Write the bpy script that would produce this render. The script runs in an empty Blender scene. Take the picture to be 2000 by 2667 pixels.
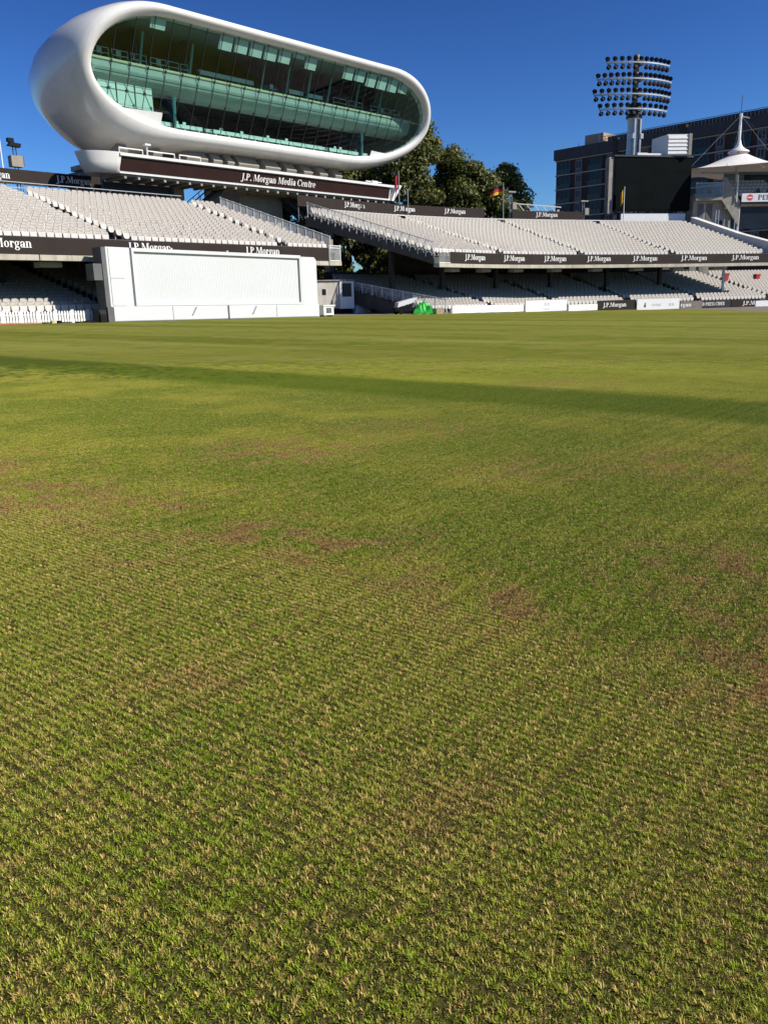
import bpy, bmesh, math, random
import numpy as np
from mathutils import Vector, Matrix
R = math.radians
rnd = random.Random(7)
scene = bpy.context.scene
col = scene.collection

# ------------------------------------------------------------------ camera, sky, sun, exposure
PITCH = math.atan(547 / 2150.); ROLL = math.atan(0.028)
CAM = np.array([0, 0, 1.0])
SLOPE = -0.0180                                     # the field falls gently from one side to the other
cd = bpy.data.cameras.new('camera'); cam = bpy.data.objects.new('camera', cd); col.objects.link(cam)
cd.sensor_fit = 'VERTICAL'; cd.sensor_height = 24.0; cd.sensor_width = 18.0
cd.lens = 24.0 * 2150 / 2667; cd.clip_start = 0.05; cd.clip_end = 4000
_f = np.array([0, math.cos(PITCH), -math.sin(PITCH)]); _u0 = np.array([0, math.sin(PITCH), math.cos(PITCH)]); _r0 = np.array([1., 0, 0])
_R = _r0 * math.cos(ROLL) - _u0 * math.sin(ROLL); _U = _u0 * math.cos(ROLL) + _r0 * math.sin(ROLL)
cam.matrix_world = Matrix(((_R[0], _U[0], -_f[0], 0), (_R[1], _U[1], -_f[1], 0), (_R[2], _U[2], -_f[2], CAM[2]), (0, 0, 0, 1)))
scene.camera = cam

SUN_EL, SUN_AZ = 36.0, 106.0                        # azimuth clockwise from +Y
world = bpy.data.worlds.new('World'); scene.world = world; world.use_nodes = True
wn = world.node_tree; bg = wn.nodes['Background']
sky = wn.nodes.new('ShaderNodeTexSky'); sky.sky_type = 'NISHITA'; sky.sun_disc = False
sky.sun_elevation = R(SUN_EL); sky.sun_rotation = R(SUN_AZ); sky.altitude = 60
sky.air_density = 1.0; sky.dust_density = 0.3; sky.ozone_density = 6.0
hsv = wn.nodes.new('ShaderNodeHueSaturation'); hsv.inputs['Value'].default_value = 0.42
gam = wn.nodes.new('ShaderNodeGamma'); gam.inputs[1].default_value = 1.9         # deep, clear autumn blue
cap = wn.nodes.new('ShaderNodeMix'); cap.data_type = 'RGBA'; cap.blend_type = 'DARKEN'; cap.inputs['Factor'].default_value = 1; cap.inputs['B'].default_value = (1.5, 2.1, 2.7, 1)   # keeps the glow round the sun from being exaggerated
wn.links.new(sky.outputs[0], hsv.inputs['Color']); wn.links.new(hsv.outputs[0], cap.inputs['A']); wn.links.new(cap.outputs['Result'], gam.inputs[0]); wn.links.new(gam.outputs[0], bg.inputs[0]); bg.inputs[1].default_value = 0.105
sd = bpy.data.lights.new('sun', 'SUN'); sun = bpy.data.objects.new('sun', sd); col.objects.link(sun)
sd.energy = 5.0; sd.angle = R(0.53); sd.color = (1.0, 0.93, 0.82)
_sv = Vector((math.sin(R(SUN_AZ)) * math.cos(R(SUN_EL)), math.cos(R(SUN_AZ)) * math.cos(R(SUN_EL)), math.sin(R(SUN_EL))))
sun.rotation_euler = _sv.to_track_quat('Z', 'Y').to_euler(); sun.location = (30, -30, 60)
vs = scene.view_settings; vs.view_transform = 'Standard'; vs.look = 'None'; vs.exposure = 0.35; vs.gamma = 1.0
scene.cycles.max_bounces = 8; scene.cycles.transparent_max_bounces = 12; scene.cycles.diffuse_bounces = 3
scene.cycles.caustics_reflective = False; scene.cycles.caustics_refractive = False
scene.cycles.use_denoising = True

# ------------------------------------------------------------------ helpers
def gz(x, y=0): return SLOPE * x

def tag(o, label=None, cat=None, group=None, kind=None):
    if label: o['label'] = label
    if cat: o['category'] = cat
    if group: o['group'] = group
    if kind: o['kind'] = kind
    return o

def empty(name, loc, label=None, cat=None, group=None, kind=None):
    o = bpy.data.objects.new(name, None); col.objects.link(o); o.location = loc; o.empty_display_size = .3
    return tag(o, label, cat, group, kind)

def root_of(o):
    while o.parent: o = o.parent
    return o

class Frame:
    """s along, o away from the viewer side, z up"""
    def __init__(self, origin, deg):
        self.p = np.array(origin[:2], float); a = R(deg); self.deg = deg
        self.eu = np.array([math.cos(a), math.sin(a)]); self.ev = np.array([-self.eu[1], self.eu[0]])
    def __call__(self, s, o, z):
        q = self.p + self.eu * s + self.ev * o
        return (q[0], q[1], z)

class MB:
    def __init__(self): self.v = []; self.f = []; self.m = []
    def add(self, verts, faces, mi=0):
        b = len(self.v); self.v.extend([tuple(map(float, p)) for p in verts])
        self.f.extend([tuple(b + i for i in f) for f in faces]); self.m.extend([mi] * len(faces)); return self
    def hexa(self, c, mi=0):
        return self.add(c, [(0, 3, 2, 1), (4, 5, 6, 7), (0, 1, 5, 4), (1, 2, 6, 5), (2, 3, 7, 6), (3, 0, 4, 7)], mi)
    def box(self, F, s0, s1, o0, o1, z0, z1, mi=0):
        return self.hexa([F(s0, o0, z0), F(s1, o0, z0), F(s1, o1, z0), F(s0, o1, z0), F(s0, o0, z1), F(s1, o0, z1), F(s1, o1, z1), F(s0, o1, z1)], mi)
    def prism(self, F, poly, a0, a1, axis='s', mi=0):
        """poly in the two other coordinates, extruded along axis"""
        n = len(poly)
        def P(a, q):
            if axis == 's': return F(a, q[0], q[1])
            if axis == 'o': return F(q[0], a, q[1])
            return F(q[0], q[1], a)
        vs = [P(a0, q) for q in poly] + [P(a1, q) for q in poly]
        fs = [tuple(range(n))[::-1], tuple(range(n, 2 * n))] + [(i, (i + 1) % n, n + (i + 1) % n, n + i) for i in range(n)]
        return self.add(vs, fs, mi)
    def bar(self, a, b, w, h=None, mi=0):
        a, b = Vector(a), Vector(b); h = h or w; d = (b - a)
        if d.length < 1e-6: return self
        d.normalize(); up = Vector((0, 0, 1)) if abs(d.z) < .95 else Vector((1, 0, 0))
        x = d.cross(up).normalized(); y = x.cross(d).normalized(); x *= w / 2; y *= h / 2
        return self.hexa([a - x - y, a + x - y, a + x + y, a - x + y, b - x - y, b + x - y, b + x + y, b - x + y], mi)
    def tube(self, path, r, n=8, mi=0, cap=True):
        pts = [Vector(p) for p in path]; rs = r if isinstance(r, (list, tuple)) else [r] * len(pts); vs = []; fs = []
        for i, p in enumerate(pts):
            d = (pts[min(i + 1, len(pts) - 1)] - pts[max(i - 1, 0)]).normalized()
            up = Vector((0, 0, 1)) if abs(d.z) < .9 else Vector((1, 0, 0))
            x = d.cross(up).normalized(); y = x.cross(d).normalized()
            for k in range(n):
                t = 2 * math.pi * k / n; vs.append(p + (x * math.cos(t) + y * math.sin(t)) * rs[i])
        for i in range(len(pts) - 1):
            for k in range(n): fs.append((i * n + k, i * n + (k + 1) % n, (i + 1) * n + (k + 1) % n, (i + 1) * n + k))
        if cap: fs += [tuple(range(n))[::-1], tuple(range((len(pts) - 1) * n, len(pts) * n))]
        return self.add(vs, fs, mi)
    def build(self, name, mat, parent=None, smooth=False, local=None, **kw):
        me = bpy.data.meshes.new(name); off = np.zeros(3)
        if parent is not None: off = np.array(root_of(parent).location)
        elif local is not None: off = np.array(local)
        v = np.array(self.v, float).reshape(-1, 3) - off
        me.from_pydata(v.tolist(), [], self.f)
        for m in (mat if isinstance(mat, (list, tuple)) else [mat]): me.materials.append(m)
        if any(self.m): me.polygons.foreach_set('material_index', self.m)
        if smooth: me.polygons.foreach_set('use_smooth', [True] * len(me.polygons))
        me.update()
        bm = bmesh.new(); bm.from_mesh(me); bmesh.ops.recalc_face_normals(bm, faces=bm.faces); bm.to_mesh(me); bm.free()
        o = bpy.data.objects.new(name, me); col.objects.link(o)
        if parent is not None: o.parent = parent
        else: o.location = tuple(off)
        return tag(o, **kw)

# ------------------------------------------------------------------ materials
def mat(name, c, rough=.7, var=.12, scale=2.0, bump=0.0, bscale=30, metal=0.0, spec=.4, streak=0.0, c2=None, coat=0):
    m = bpy.data.materials.new(name); m.use_nodes = True; nt = m.node_tree; N = nt.nodes; Lk = nt.links
    b = N['Principled BSDF']; b.inputs['Roughness'].default_value = rough; b.inputs['Metallic'].default_value = metal
    b.inputs['Specular IOR Level'].default_value = spec
    if coat: b.inputs['Coat Weight'].default_value = coat
    geo = N.new('ShaderNodeNewGeometry'); no = N.new('ShaderNodeTexNoise'); no.inputs['Scale'].default_value = scale; no.inputs['Detail'].default_value = 6
    Lk.new(geo.outputs['Position'], no.inputs['Vector'])
    mx = N.new('ShaderNodeMix'); mx.data_type = 'RGBA'
    lo = c2 or tuple(x * (1 - var) for x in c); hi = tuple(min(1, x * (1 + var * .6)) for x in c)
    mx.inputs['A'].default_value = (*lo, 1); mx.inputs['B'].default_value = (*hi, 1)
    rmp = N.new('ShaderNodeMapRange'); rmp.inputs[1].default_value = .3; rmp.inputs[2].default_value = .7
    Lk.new(no.outputs['Fac'], rmp.inputs[0]); Lk.new(rmp.outputs[0], mx.inputs['Factor'])
    out = mx.outputs['Result']
    if streak:                                        # rain streaks: noise stretched vertically
        mp = N.new('ShaderNodeMapping'); mp.inputs['Scale'].default_value = (3.5, 3.5, .35); n2 = N.new('ShaderNodeTexNoise'); n2.inputs['Scale'].default_value = 1.6; n2.inputs['Detail'].default_value = 8
        Lk.new(geo.outputs['Position'], mp.inputs[0]); Lk.new(mp.outputs[0], n2.inputs['Vector'])
        r2 = N.new('ShaderNodeMapRange'); r2.inputs[1].default_value = .5; r2.inputs[2].default_value = .75; r2.inputs[3].default_value = 0; r2.inputs[4].default_value = streak
        Lk.new(n2.outputs['Fac'], r2.inputs[0])
        m2 = N.new('ShaderNodeMix'); m2.data_type = 'RGBA'; Lk.new(r2.outputs[0], m2.inputs['Factor']); Lk.new(out, m2.inputs['A'])
        m2.inputs['B'].default_value = (c[0] * .35, c[1] * .33, c[2] * .28, 1); out = m2.outputs['Result']
    Lk.new(out, b.inputs['Base Color'])
    if bump:
        bn = N.new('ShaderNodeTexNoise'); bn.inputs['Scale'].default_value = bscale; bn.inputs['Detail'].default_value = 4
        Lk.new(geo.outputs['Position'], bn.inputs['Vector']); bp = N.new('ShaderNodeBump'); bp.inputs['Strength'].default_value = bump; bp.inputs['Distance'].default_value = .02
        Lk.new(bn.outputs['Fac'], bp.inputs['Height']); Lk.new(bp.outputs[0], b.inputs['Normal'])
    return m

M = {}
M['white'] = mat('white_paint', (.80, .80, .79), .45, .06, 1.5, streak=.07)
M['screen_white'] = mat('sightscreen_white', (.60, .615, .63), .5, .02, .6)
M['shell'] = mat('pod_shell_white', (.76, .75, .73), .2, .08, .35, spec=.5, streak=.09, coat=.25)
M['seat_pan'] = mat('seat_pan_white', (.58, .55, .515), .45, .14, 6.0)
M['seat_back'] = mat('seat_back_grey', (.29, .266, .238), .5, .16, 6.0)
M['brown'] = mat('fascia_brown', (.029, .021, .018), .65, .15, 1.0, spec=.15)
M['sign_brown'] = mat('sign_brown', (.026, .010, .008), .55, .15, 1.0, spec=.2)
M['letter'] = mat('lettering_white', (.82, .82, .80), .5, .03, 2.0)
M['conc'] = mat('concrete_grey', (.33, .31, .27), .9, .25, 1.3, bump=.3, streak=.45)
M['edge'] = mat('concrete_edge', (.46, .43, .36), .9, .2, 1.3, bump=.2, streak=.5)
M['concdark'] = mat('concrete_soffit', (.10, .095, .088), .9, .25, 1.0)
M['corebeige'] = mat('core_render', (.30, .27, .23), .85, .12, .8, streak=.15)
M['coredark'] = mat('core_dark_cladding', (.035, .042, .055), .5, .2, .7)
M['steel'] = mat('galvanised_steel', (.42, .43, .43), .4, .15, 3.0, metal=.6)
M['darksteel'] = mat('dark_steel', (.035, .037, .042), .5, .2, 3.0)
M['black'] = mat('black_plastic', (.010, .010, .011), .6, .2, 3.0, spec=.12)
M['ledblack'] = mat('led_screen_black', (.005, .007, .008), .85, .3, .6, spec=.05)
M['mid_floor'] = mat('interior_floor', (.10, .14, .22), .8, .2, 1.0)
M['int_dark'] = mat('interior_dark', (.035, .038, .036), .8, .3, .6)
M['int_ceiling'] = mat('interior_ceiling', (.17, .24, .27), .7, .15, .5)
M['bulkhead'] = mat('interior_bulkhead', (.50, .53, .51), .5, .12, .9)
M['cream'] = mat('cream_edge', (.62, .56, .38), .6, .1, 1.0)
M['desk'] = mat('desk_white', (.80, .82, .80), .5, .05, 2.0)
M['blind'] = mat('blind_white', (.80, .82, .80), .8, .06, 1.0)
M['partition'] = mat('partition_blue', (.03, .055, .10), .6, .2, .8)
M['teal'] = mat('teal_column', (.16, .42, .46), .5, .1, 1.0)
M['grey'] = mat('grey_panel', (.11, .11, .115), .6, .15, 1.5)
M['path'] = mat('asphalt_path', (.20, .165, .135), .95, .25, 1.2, bump=.3)
M['yellow'] = mat('yellow_plastic', (.55, .45, .20), .6, .1, 3)
M['red'] = mat('red_plastic', (.42, .035, .035), .6, .2, 3)
M['orange'] = mat('orange_hose', (.45, .12, .06), .6, .2, 3)
M['tarp'] = mat('green_tarpaulin', (.03, .42, .05), .45, .25, 2.5, spec=.5)
M['board_white'] = mat('board_white', (.72, .73, .76), .5, .03, 2)
M['board_black'] = mat('board_black', (.018, .018, .018), .5, .1, 2)
M['text_grey'] = mat('print_grey', (.42, .43, .47), .6, .05, 2)
M['text_black'] = mat('print_black', (.02, .02, .02), .6, .05, 2)
M['text_red'] = mat('print_red', (.62, .06, .05), .6, .05, 2)
M['hotel_brick'] = mat('hotel_brick', (.055, .038, .034), .9, .25, 1.5)
M['hotel_panel'] = mat('hotel_panel', (.12, .12, .13), .8, .12, .8)
M['hotel_band'] = mat('hotel_band', (.36, .345, .33), .8, .1, 1.0)
M['hotel_roof'] = mat('hotel_roof', (.05, .05, .055), .7, .2, 1.0)
M['tan'] = mat('plant_room_tan', (.36, .27, .20), .8, .15, 1.0)
M['fabric'] = mat('canopy_fabric', (.80, .77, .74), .6, .05, 1.0)
M['bark'] = mat('bark', (.16, .13, .09), .9, .35, 2.5, bump=.5)
M['caravan'] = mat('cabin_panel', (.50, .47, .42), .6, .15, 1.0, streak=.3)
M['wood'] = mat('planter_wood', (.33, .25, .17), .9, .2, 2.0)
M['flag_black'] = mat('flag_black', (.015, .013, .013), .8, .1, 2)
M['flag_red'] = mat('flag_red', (.50, .03, .03), .8, .1, 2)
M['flag_gold'] = mat('flag_gold', (.75, .45, .03), .8, .1, 2)
M['truss_white'] = mat('truss_white', (.70, .74, .80), .5, .05, 2)

def glass_mat(name, tint, rough=0.02, ior=1.45, refl=1.0):
    m = bpy.data.materials.new(name); m.use_nodes = True; nt = m.node_tree; N = nt.nodes; Lk = nt.links
    N.remove(N['Principled BSDF']); out = N['Material Output']
    tr = N.new('ShaderNodeBsdfTransparent'); tr.inputs[0].default_value = (*tint, 1)
    gl = N.new('ShaderNodeBsdfGlossy'); gl.inputs['Roughness'].default_value = rough; gl.inputs['Color'].default_value = (refl, refl, refl, 1)
    lw = N.new('ShaderNodeLayerWeight'); pw = N.new('ShaderNodeMath'); pw.operation = 'POWER'; pw.inputs[1].default_value = 5; Lk.new(lw.outputs['Facing'], pw.inputs[0])
    fr = N.new('ShaderNodeMath'); fr.operation = 'MULTIPLY_ADD'; fr.inputs[1].default_value = .9; fr.inputs[2].default_value = .045; Lk.new(pw.outputs[0], fr.inputs[0])
    geo = N.new('ShaderNodeNewGeometry'); no = N.new('ShaderNodeTexNoise'); no.inputs['Scale'].default_value = .5; Lk.new(geo.outputs['Position'], no.inputs['Vector'])
    bp = N.new('ShaderNodeBump'); bp.inputs['Strength'].default_value = .04; Lk.new(no.outputs['Fac'], bp.inputs['Height']); Lk.new(bp.outputs[0], gl.inputs['Normal'])
    ms = N.new('ShaderNodeMixShader'); Lk.new(fr.outputs[0], ms.inputs[0]); Lk.new(tr.outputs[0], ms.inputs[1]); Lk.new(gl.outputs[0], ms.inputs[2]); Lk.new(ms.outputs[0], out.inputs[0])
    return m
M['glass'] = glass_mat('green_glass', (.56, .78, .72))
M['hglass'] = mat('window_glass', (.016, .021, .030), .2, .3, .4, spec=.25)
M['clearglass'] = glass_mat('balustrade_glass', (.62, .68, .72), refl=.45)

def leaf_mat(name, c1, c2, c3):
    m = bpy.data.materials.new(name); m.use_nodes = True; nt = m.node_tree; N = nt.nodes; Lk = nt.links
    b = N['Principled BSDF']; b.inputs['Roughness'].default_value = .55
    geo = N.new('ShaderNodeNewGeometry'); no = N.new('ShaderNodeTexNoise'); no.inputs['Scale'].default_value = .45; no.inputs['Detail'].default_value = 5
    Lk.new(geo.outputs['Position'], no.inputs['Vector'])
    at = N.new('ShaderNodeAttribute'); at.attribute_name = 'rnd'
    ad = N.new('ShaderNodeMath'); ad.operation = 'ADD'; Lk.new(no.outputs['Fac'], ad.inputs[0])
    m1 = N.new('ShaderNodeMath'); m1.operation = 'MULTIPLY_ADD'; m1.inputs[1].default_value = .6; m1.inputs[2].default_value = -.3
    Lk.new(at.outputs['Fac'], m1.inputs[0]); Lk.new(m1.outputs[0], ad.inputs[1])
    cr = N.new('ShaderNodeValToRGB'); e = cr.color_ramp.elements; e[0].position = .25; e[0].color = (*c1, 1); e[1].position = .85; e[1].color = (*c3, 1)
    x = e.new(.55); x.color = (*c2, 1); Lk.new(ad.outputs[0], cr.inputs[0]); Lk.new(cr.outputs[0], b.inputs['Base Color'])
    tl = N.new('ShaderNodeBsdfTranslucent'); Lk.new(cr.outputs[0], tl.inputs[0])
    ms = N.new('ShaderNodeMixShader'); ms.inputs[0].default_value = .3; Lk.new(b.outputs[0], ms.inputs[1]); Lk.new(tl.outputs[0], ms.inputs[2]); Lk.new(ms.outputs[0], N['Material Output'].inputs[0])
    return m
M['leaf'] = leaf_mat('plane_leaf', (.048, .066, .013), (.118, .136, .026), (.205, .188, .042))
M['leafshade'] = leaf_mat('shade_toned_leaf', (.036, .054, .014), (.085, .105, .026), (.165, .160, .040))  # leaf colours darkened, painting in the shade on trees around the stands

# turf colour shared by the field sheet and the blades: depends on the place in the field
BLOTCH = [(.36, 2.72, .20, 1.0), (1.02, 2.05, .38, 1.0), (1.25, 3.0, .5, .8), (-.75, 5.7, .75, .85), (-1.95, 4.35, .75, .8), (-1.2, 4.15, .4, .8), (1.9, 5.1, .8, .55), (.9, 4.9, .6, .5), (-1.0, 3.05, .35, .35), (2.2, 10.2, 1.0, .5), (.15, 6.7, .8, .5), (-.55, 2.1, .22, .45), (.1, 1.5, .25, .4)]
def turf_color(nt, blade=False):
    N = nt.nodes; Lk = nt.links
    def math_(op, a, b=None, c=None):
        n = N.new('ShaderNodeMath'); n.operation = op
        for i, v in enumerate((a, b, c)):
            if v is None: continue
            if isinstance(v, (int, float)): n.inputs[i].default_value = v
            else: Lk.new(v, n.inputs[i])
        return n.outputs[0]
    def noise(scale, detail=5, vec=None, rough=.55):
        n = N.new('ShaderNodeTexNoise'); n.inputs['Scale'].default_value = scale; n.inputs['Detail'].default_value = detail; n.inputs['Roughness'].default_value = rough
        Lk.new(vec or geo.outputs['Position'], n.inputs['Vector']); return n.outputs['Fac']
    def mapr(v, a, b, c=0, d=1, smooth=True):
        n = N.new('ShaderNodeMapRange'); n.interpolation_type = 'SMOOTHSTEP' if smooth else 'LINEAR'
        for i, q in enumerate((a, b, c, d)): n.inputs[i + 1].default_value = q
        Lk.new(v, n.inputs[0]); return n.outputs[0]
    def mix(f, a, b):
        n = N.new('ShaderNodeMix'); n.data_type = 'RGBA'
        for k, v in (('Factor', f), ('A', a), ('B', b)):
            if isinstance(v, tuple): n.inputs[k].default_value = (*v, 1)
            elif isinstance(v, (int, float)): n.inputs[k].default_value = v
            else: Lk.new(v, n.inputs[k])
        return n.outputs['Result']
    geo = N.new('ShaderNodeNewGeometry'); sp = N.new('ShaderNodeSeparateXYZ'); Lk.new(geo.outputs['Position'], sp.inputs[0]); X, Y = sp.outputs[0], sp.outputs[1]
    # mowing direction: bands run at -38 degrees, q is measured across them
    q = math_('ADD', math_('MULTIPLY', X, .616), math_('MULTIPLY', Y, .788))
    wob = math_('MULTIPLY_ADD', noise(.9, 3), .25, -.125)
    q = math_('ADD', q, wob)
    far = mapr(q, 8.5, 9.1); band = math_('MULTIPLY', mapr(q, 7.0, 7.5), math_('SUBTRACT', 1, far))
    zoneA = mapr(q, 2.45, 2.05); strip_ = math_('MULTIPLY', mapr(q, 1.75, 2.35), mapr(q, 3.3, 2.5))
    # far bands: irregular one-dimensional noise across the stripes, stretched along the mower's run
    p = math_('ADD', math_('MULTIPLY', X, .788), math_('MULTIPLY', Y, -.616))
    cv = N.new('ShaderNodeCombineXYZ'); Lk.new(math_('MULTIPLY', q, .30), cv.inputs[0]); Lk.new(math_('MULTIPLY', p, .018), cv.inputs[1])
    fs = mapr(noise(1.0, 4, cv.outputs[0], .7), .38, .62)
    # the second set of runs: nearly across the view in the distance
    cv2 = N.new('ShaderNodeCombineXYZ'); Lk.new(math_('MULTIPLY', Y, .16), cv2.inputs[0]); Lk.new(math_('MULTIPLY', X, .012), cv2.inputs[1]); cv2.inputs[2].default_value = 4.2
    fs2 = mapr(noise(1.0, 3, cv2.outputs[0], .6), .42, .58)
    # fine mower ridges
    cv3 = N.new('ShaderNodeCombineXYZ'); Lk.new(math_('ADD', math_('MULTIPLY', X, -.80), math_('MULTIPLY', Y, .60)), cv3.inputs[0]); Lk.new(math_('ADD', math_('MULTIPLY', X, .012), math_('MULTIPLY', Y, .016)), cv3.inputs[1])
    ridge = mapr(noise(9.0, 3, cv3.outputs[0], .6), .40, .60)
    patch = noise(.62, 5, None, .62); patch2 = noise(2.6, 4, None, .62); patch3 = noise(1.35, 4, None, .6); fine = noise(42, 4)
    fine2 = noise(120, 3); grain = noise(15, 4, None, .7)
    baseB = mix(mapr(patch, .43, .59), (.066, .116, .010), (.240, .228, .042))
    baseB = mix(mapr(patch3, .49, .62, 0, .75), baseB, (.060, .108, .009))
    baseA = mix(mapr(patch, .40, .60), (.105, .155, .018), (.220, .225, .046))
    baseA = mix(mapr(patch3, .52, .70, 0, .6), baseA, (.085, .130, .014))
    base = mix(zoneA, baseB, baseA)
    base = mix(mapr(patch2, .54, .68, 0, .45), base, (.215, .185, .050))
    base = mix(mapr(grain, .54, .72, 0, .5), base, (.270, .235, .075))
    base = mix(mapr(grain, .46, .30, 0, .6), base, (.050, .075, .010))
    base = mix(math_('MULTIPLY', band, .78), base, (.066, .098, .008))
    farc = mix(fs, (.125, .155, .010), (.300, .310, .060))
    farc = mix(math_('MULTIPLY', fs2, .7), farc, (.170, .188, .014))
    farc = mix(mapr(patch, .50, .66, 0, .6), farc, (.280, .250, .060))
    farc = mix(mapr(patch3, .52, .66, 0, .6), farc, (.120, .155, .012))
    farc = mix(mapr(patch2, .50, .64, 0, .45), farc, (.285, .270, .075))
    base = mix(math_('MULTIPLY', far, .9), base, farc)
    base = mix(math_('MULTIPLY', math_('MULTIPLY', ridge, mapr(X, -.5, 1.5, .15, 1)), math_('MULTIPLY', .55, math_('SUBTRACT', math_('SUBTRACT', 1, far), math_('MULTIPLY', zoneA, .6)))), base, (.052, .080, .009))
    worn = None
    for (bx, by, br, bs) in BLOTCH:
        d = math_('SQRT', math_('ADD', math_('POWER', math_('SUBTRACT', X, bx), 2), math_('POWER', math_('MULTIPLY', math_('SUBTRACT', Y, by), 1.1), 2)))
        w = math_('MULTIPLY', mapr(d, br * 1.25, br * .15), bs); worn = w if worn is None else math_('MAXIMUM', worn, w)
    worn = math_('MAXIMUM', worn, math_('MULTIPLY', strip_, mapr(noise(1.1, 3), .42, .62, 0, .9)))
    wn_ = math_('MULTIPLY', worn, mapr(noise(5.5, 4), .40, .62))
    base = mix(math_('MULTIPLY', wn_, .85), base, (.150, .088, .040))
    return dict(base=base, mix=mix, noise=noise, mapr=mapr, math=math_, worn=wn_, band=band, far=far, zoneA=zoneA, geo=geo, fine=fine, fine2=fine2, X=X, Y=Y)

def field_mat():
    m = bpy.data.materials.new('turf'); m.use_nodes = True; nt = m.node_tree; N = nt.nodes; Lk = nt.links; b = N['Principled BSDF']
    t = turf_color(nt)
    near = t['mapr'](t['Y'], 11.2, 8.5)
    c = t['mix'](t['mapr'](t['fine'], .35, .70, 0, .55), t['base'], (.085, .092, .016))
    c = t['mix'](t['mapr'](t['fine2'], .52, .75, 0, .45), c, (.26, .21, .10))
    c = t['mix'](t['math']('MULTIPLY', near, .85), c, t['mix'](t['mapr'](t['fine2'], .38, .62), (.018, .014, .006), (.075, .058, .024)))          # thatch and soil under the blades
    Lk.new(c, b.inputs['Base Color']); b.inputs['Roughness'].default_value = .9; b.inputs['Specular IOR Level'].default_value = .03
    bp = N.new('ShaderNodeBump'); bp.inputs['Strength'].default_value = .9; bp.inputs['Distance'].default_value = .012
    ad = t['math']('ADD', t['fine'], t['math']('MULTIPLY', t['fine2'], .6)); Lk.new(ad, bp.inputs['Height']); Lk.new(bp.outputs[0], b.inputs['Normal'])
    return m
def blade_mat():
    m = bpy.data.materials.new('grass_blade'); m.use_nodes = True; nt = m.node_tree; N = nt.nodes; Lk = nt.links; b = N['Principled BSDF']
    t = turf_color(nt); at = N.new('ShaderNodeAttribute'); at.attribute_name = 'rnd'
    # dead straw blades among the green ones, more of them where the turf is worn
    thr = t['math']('ADD', t['math']('MULTIPLY', t['worn'], .52), t['math']('MULTIPLY_ADD', t['noise'](36.0, 3), 1.25, -.35))
    thr = t['math']('SUBTRACT', thr, t['math']('MULTIPLY', t['math']('SUBTRACT', 1, t['zoneA']), .10))
    thr = t['math']('SUBTRACT', thr, t['math']('MULTIPLY', t['band'], .22))
    dead = t['mapr'](t['math']('SUBTRACT', thr, at.outputs['Fac']), -.05, .05)
    at2 = N.new('ShaderNodeAttribute'); at2.attribute_name = 'rnd2'
    live = t['mix'](t['mapr'](at2.outputs['Fac'], 0, 1, .1, .75, False), t['base'], (.150, .190, .022))
    live = t['mix'](t['mapr'](at2.outputs['Fac'], .8, 1, 0, .7, False), live, (.28, .27, .045))
    straw = t['mix'](at2.outputs['Fac'], (.43, .335, .13), (.19, .115, .048))
    straw = t['mix'](t['math']('MULTIPLY', t['worn'], .75), straw, (.170, .095, .045))
    c = t['mix'](dead, live, straw)
    c = t['mix'](t['math']('MULTIPLY', t['band'], .28), c, (.045, .066, .007))
    hs = N.new('ShaderNodeHueSaturation'); hs.inputs['Value'].default_value = 2.0; hs.inputs['Saturation'].default_value = 1.08; Lk.new(c, hs.inputs['Color'])
    Lk.new(hs.outputs[0], b.inputs['Base Color']); b.inputs['Roughness'].default_value = .5; b.inputs['Specular IOR Level'].default_value = .3
    tl = N.new('ShaderNodeBsdfTranslucent'); Lk.new(hs.outputs[0], tl.inputs[0])
    ms = N.new('ShaderNodeMixShader'); ms.inputs[0].default_value = .15; Lk.new(b.outputs[0], ms.inputs[1]); Lk.new(tl.outputs[0], ms.inputs[2]); Lk.new(ms.outputs[0], N['Material Output'].inputs[0])
    return m
M['turf'] = field_mat(); M['blade'] = blade_mat()

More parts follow.
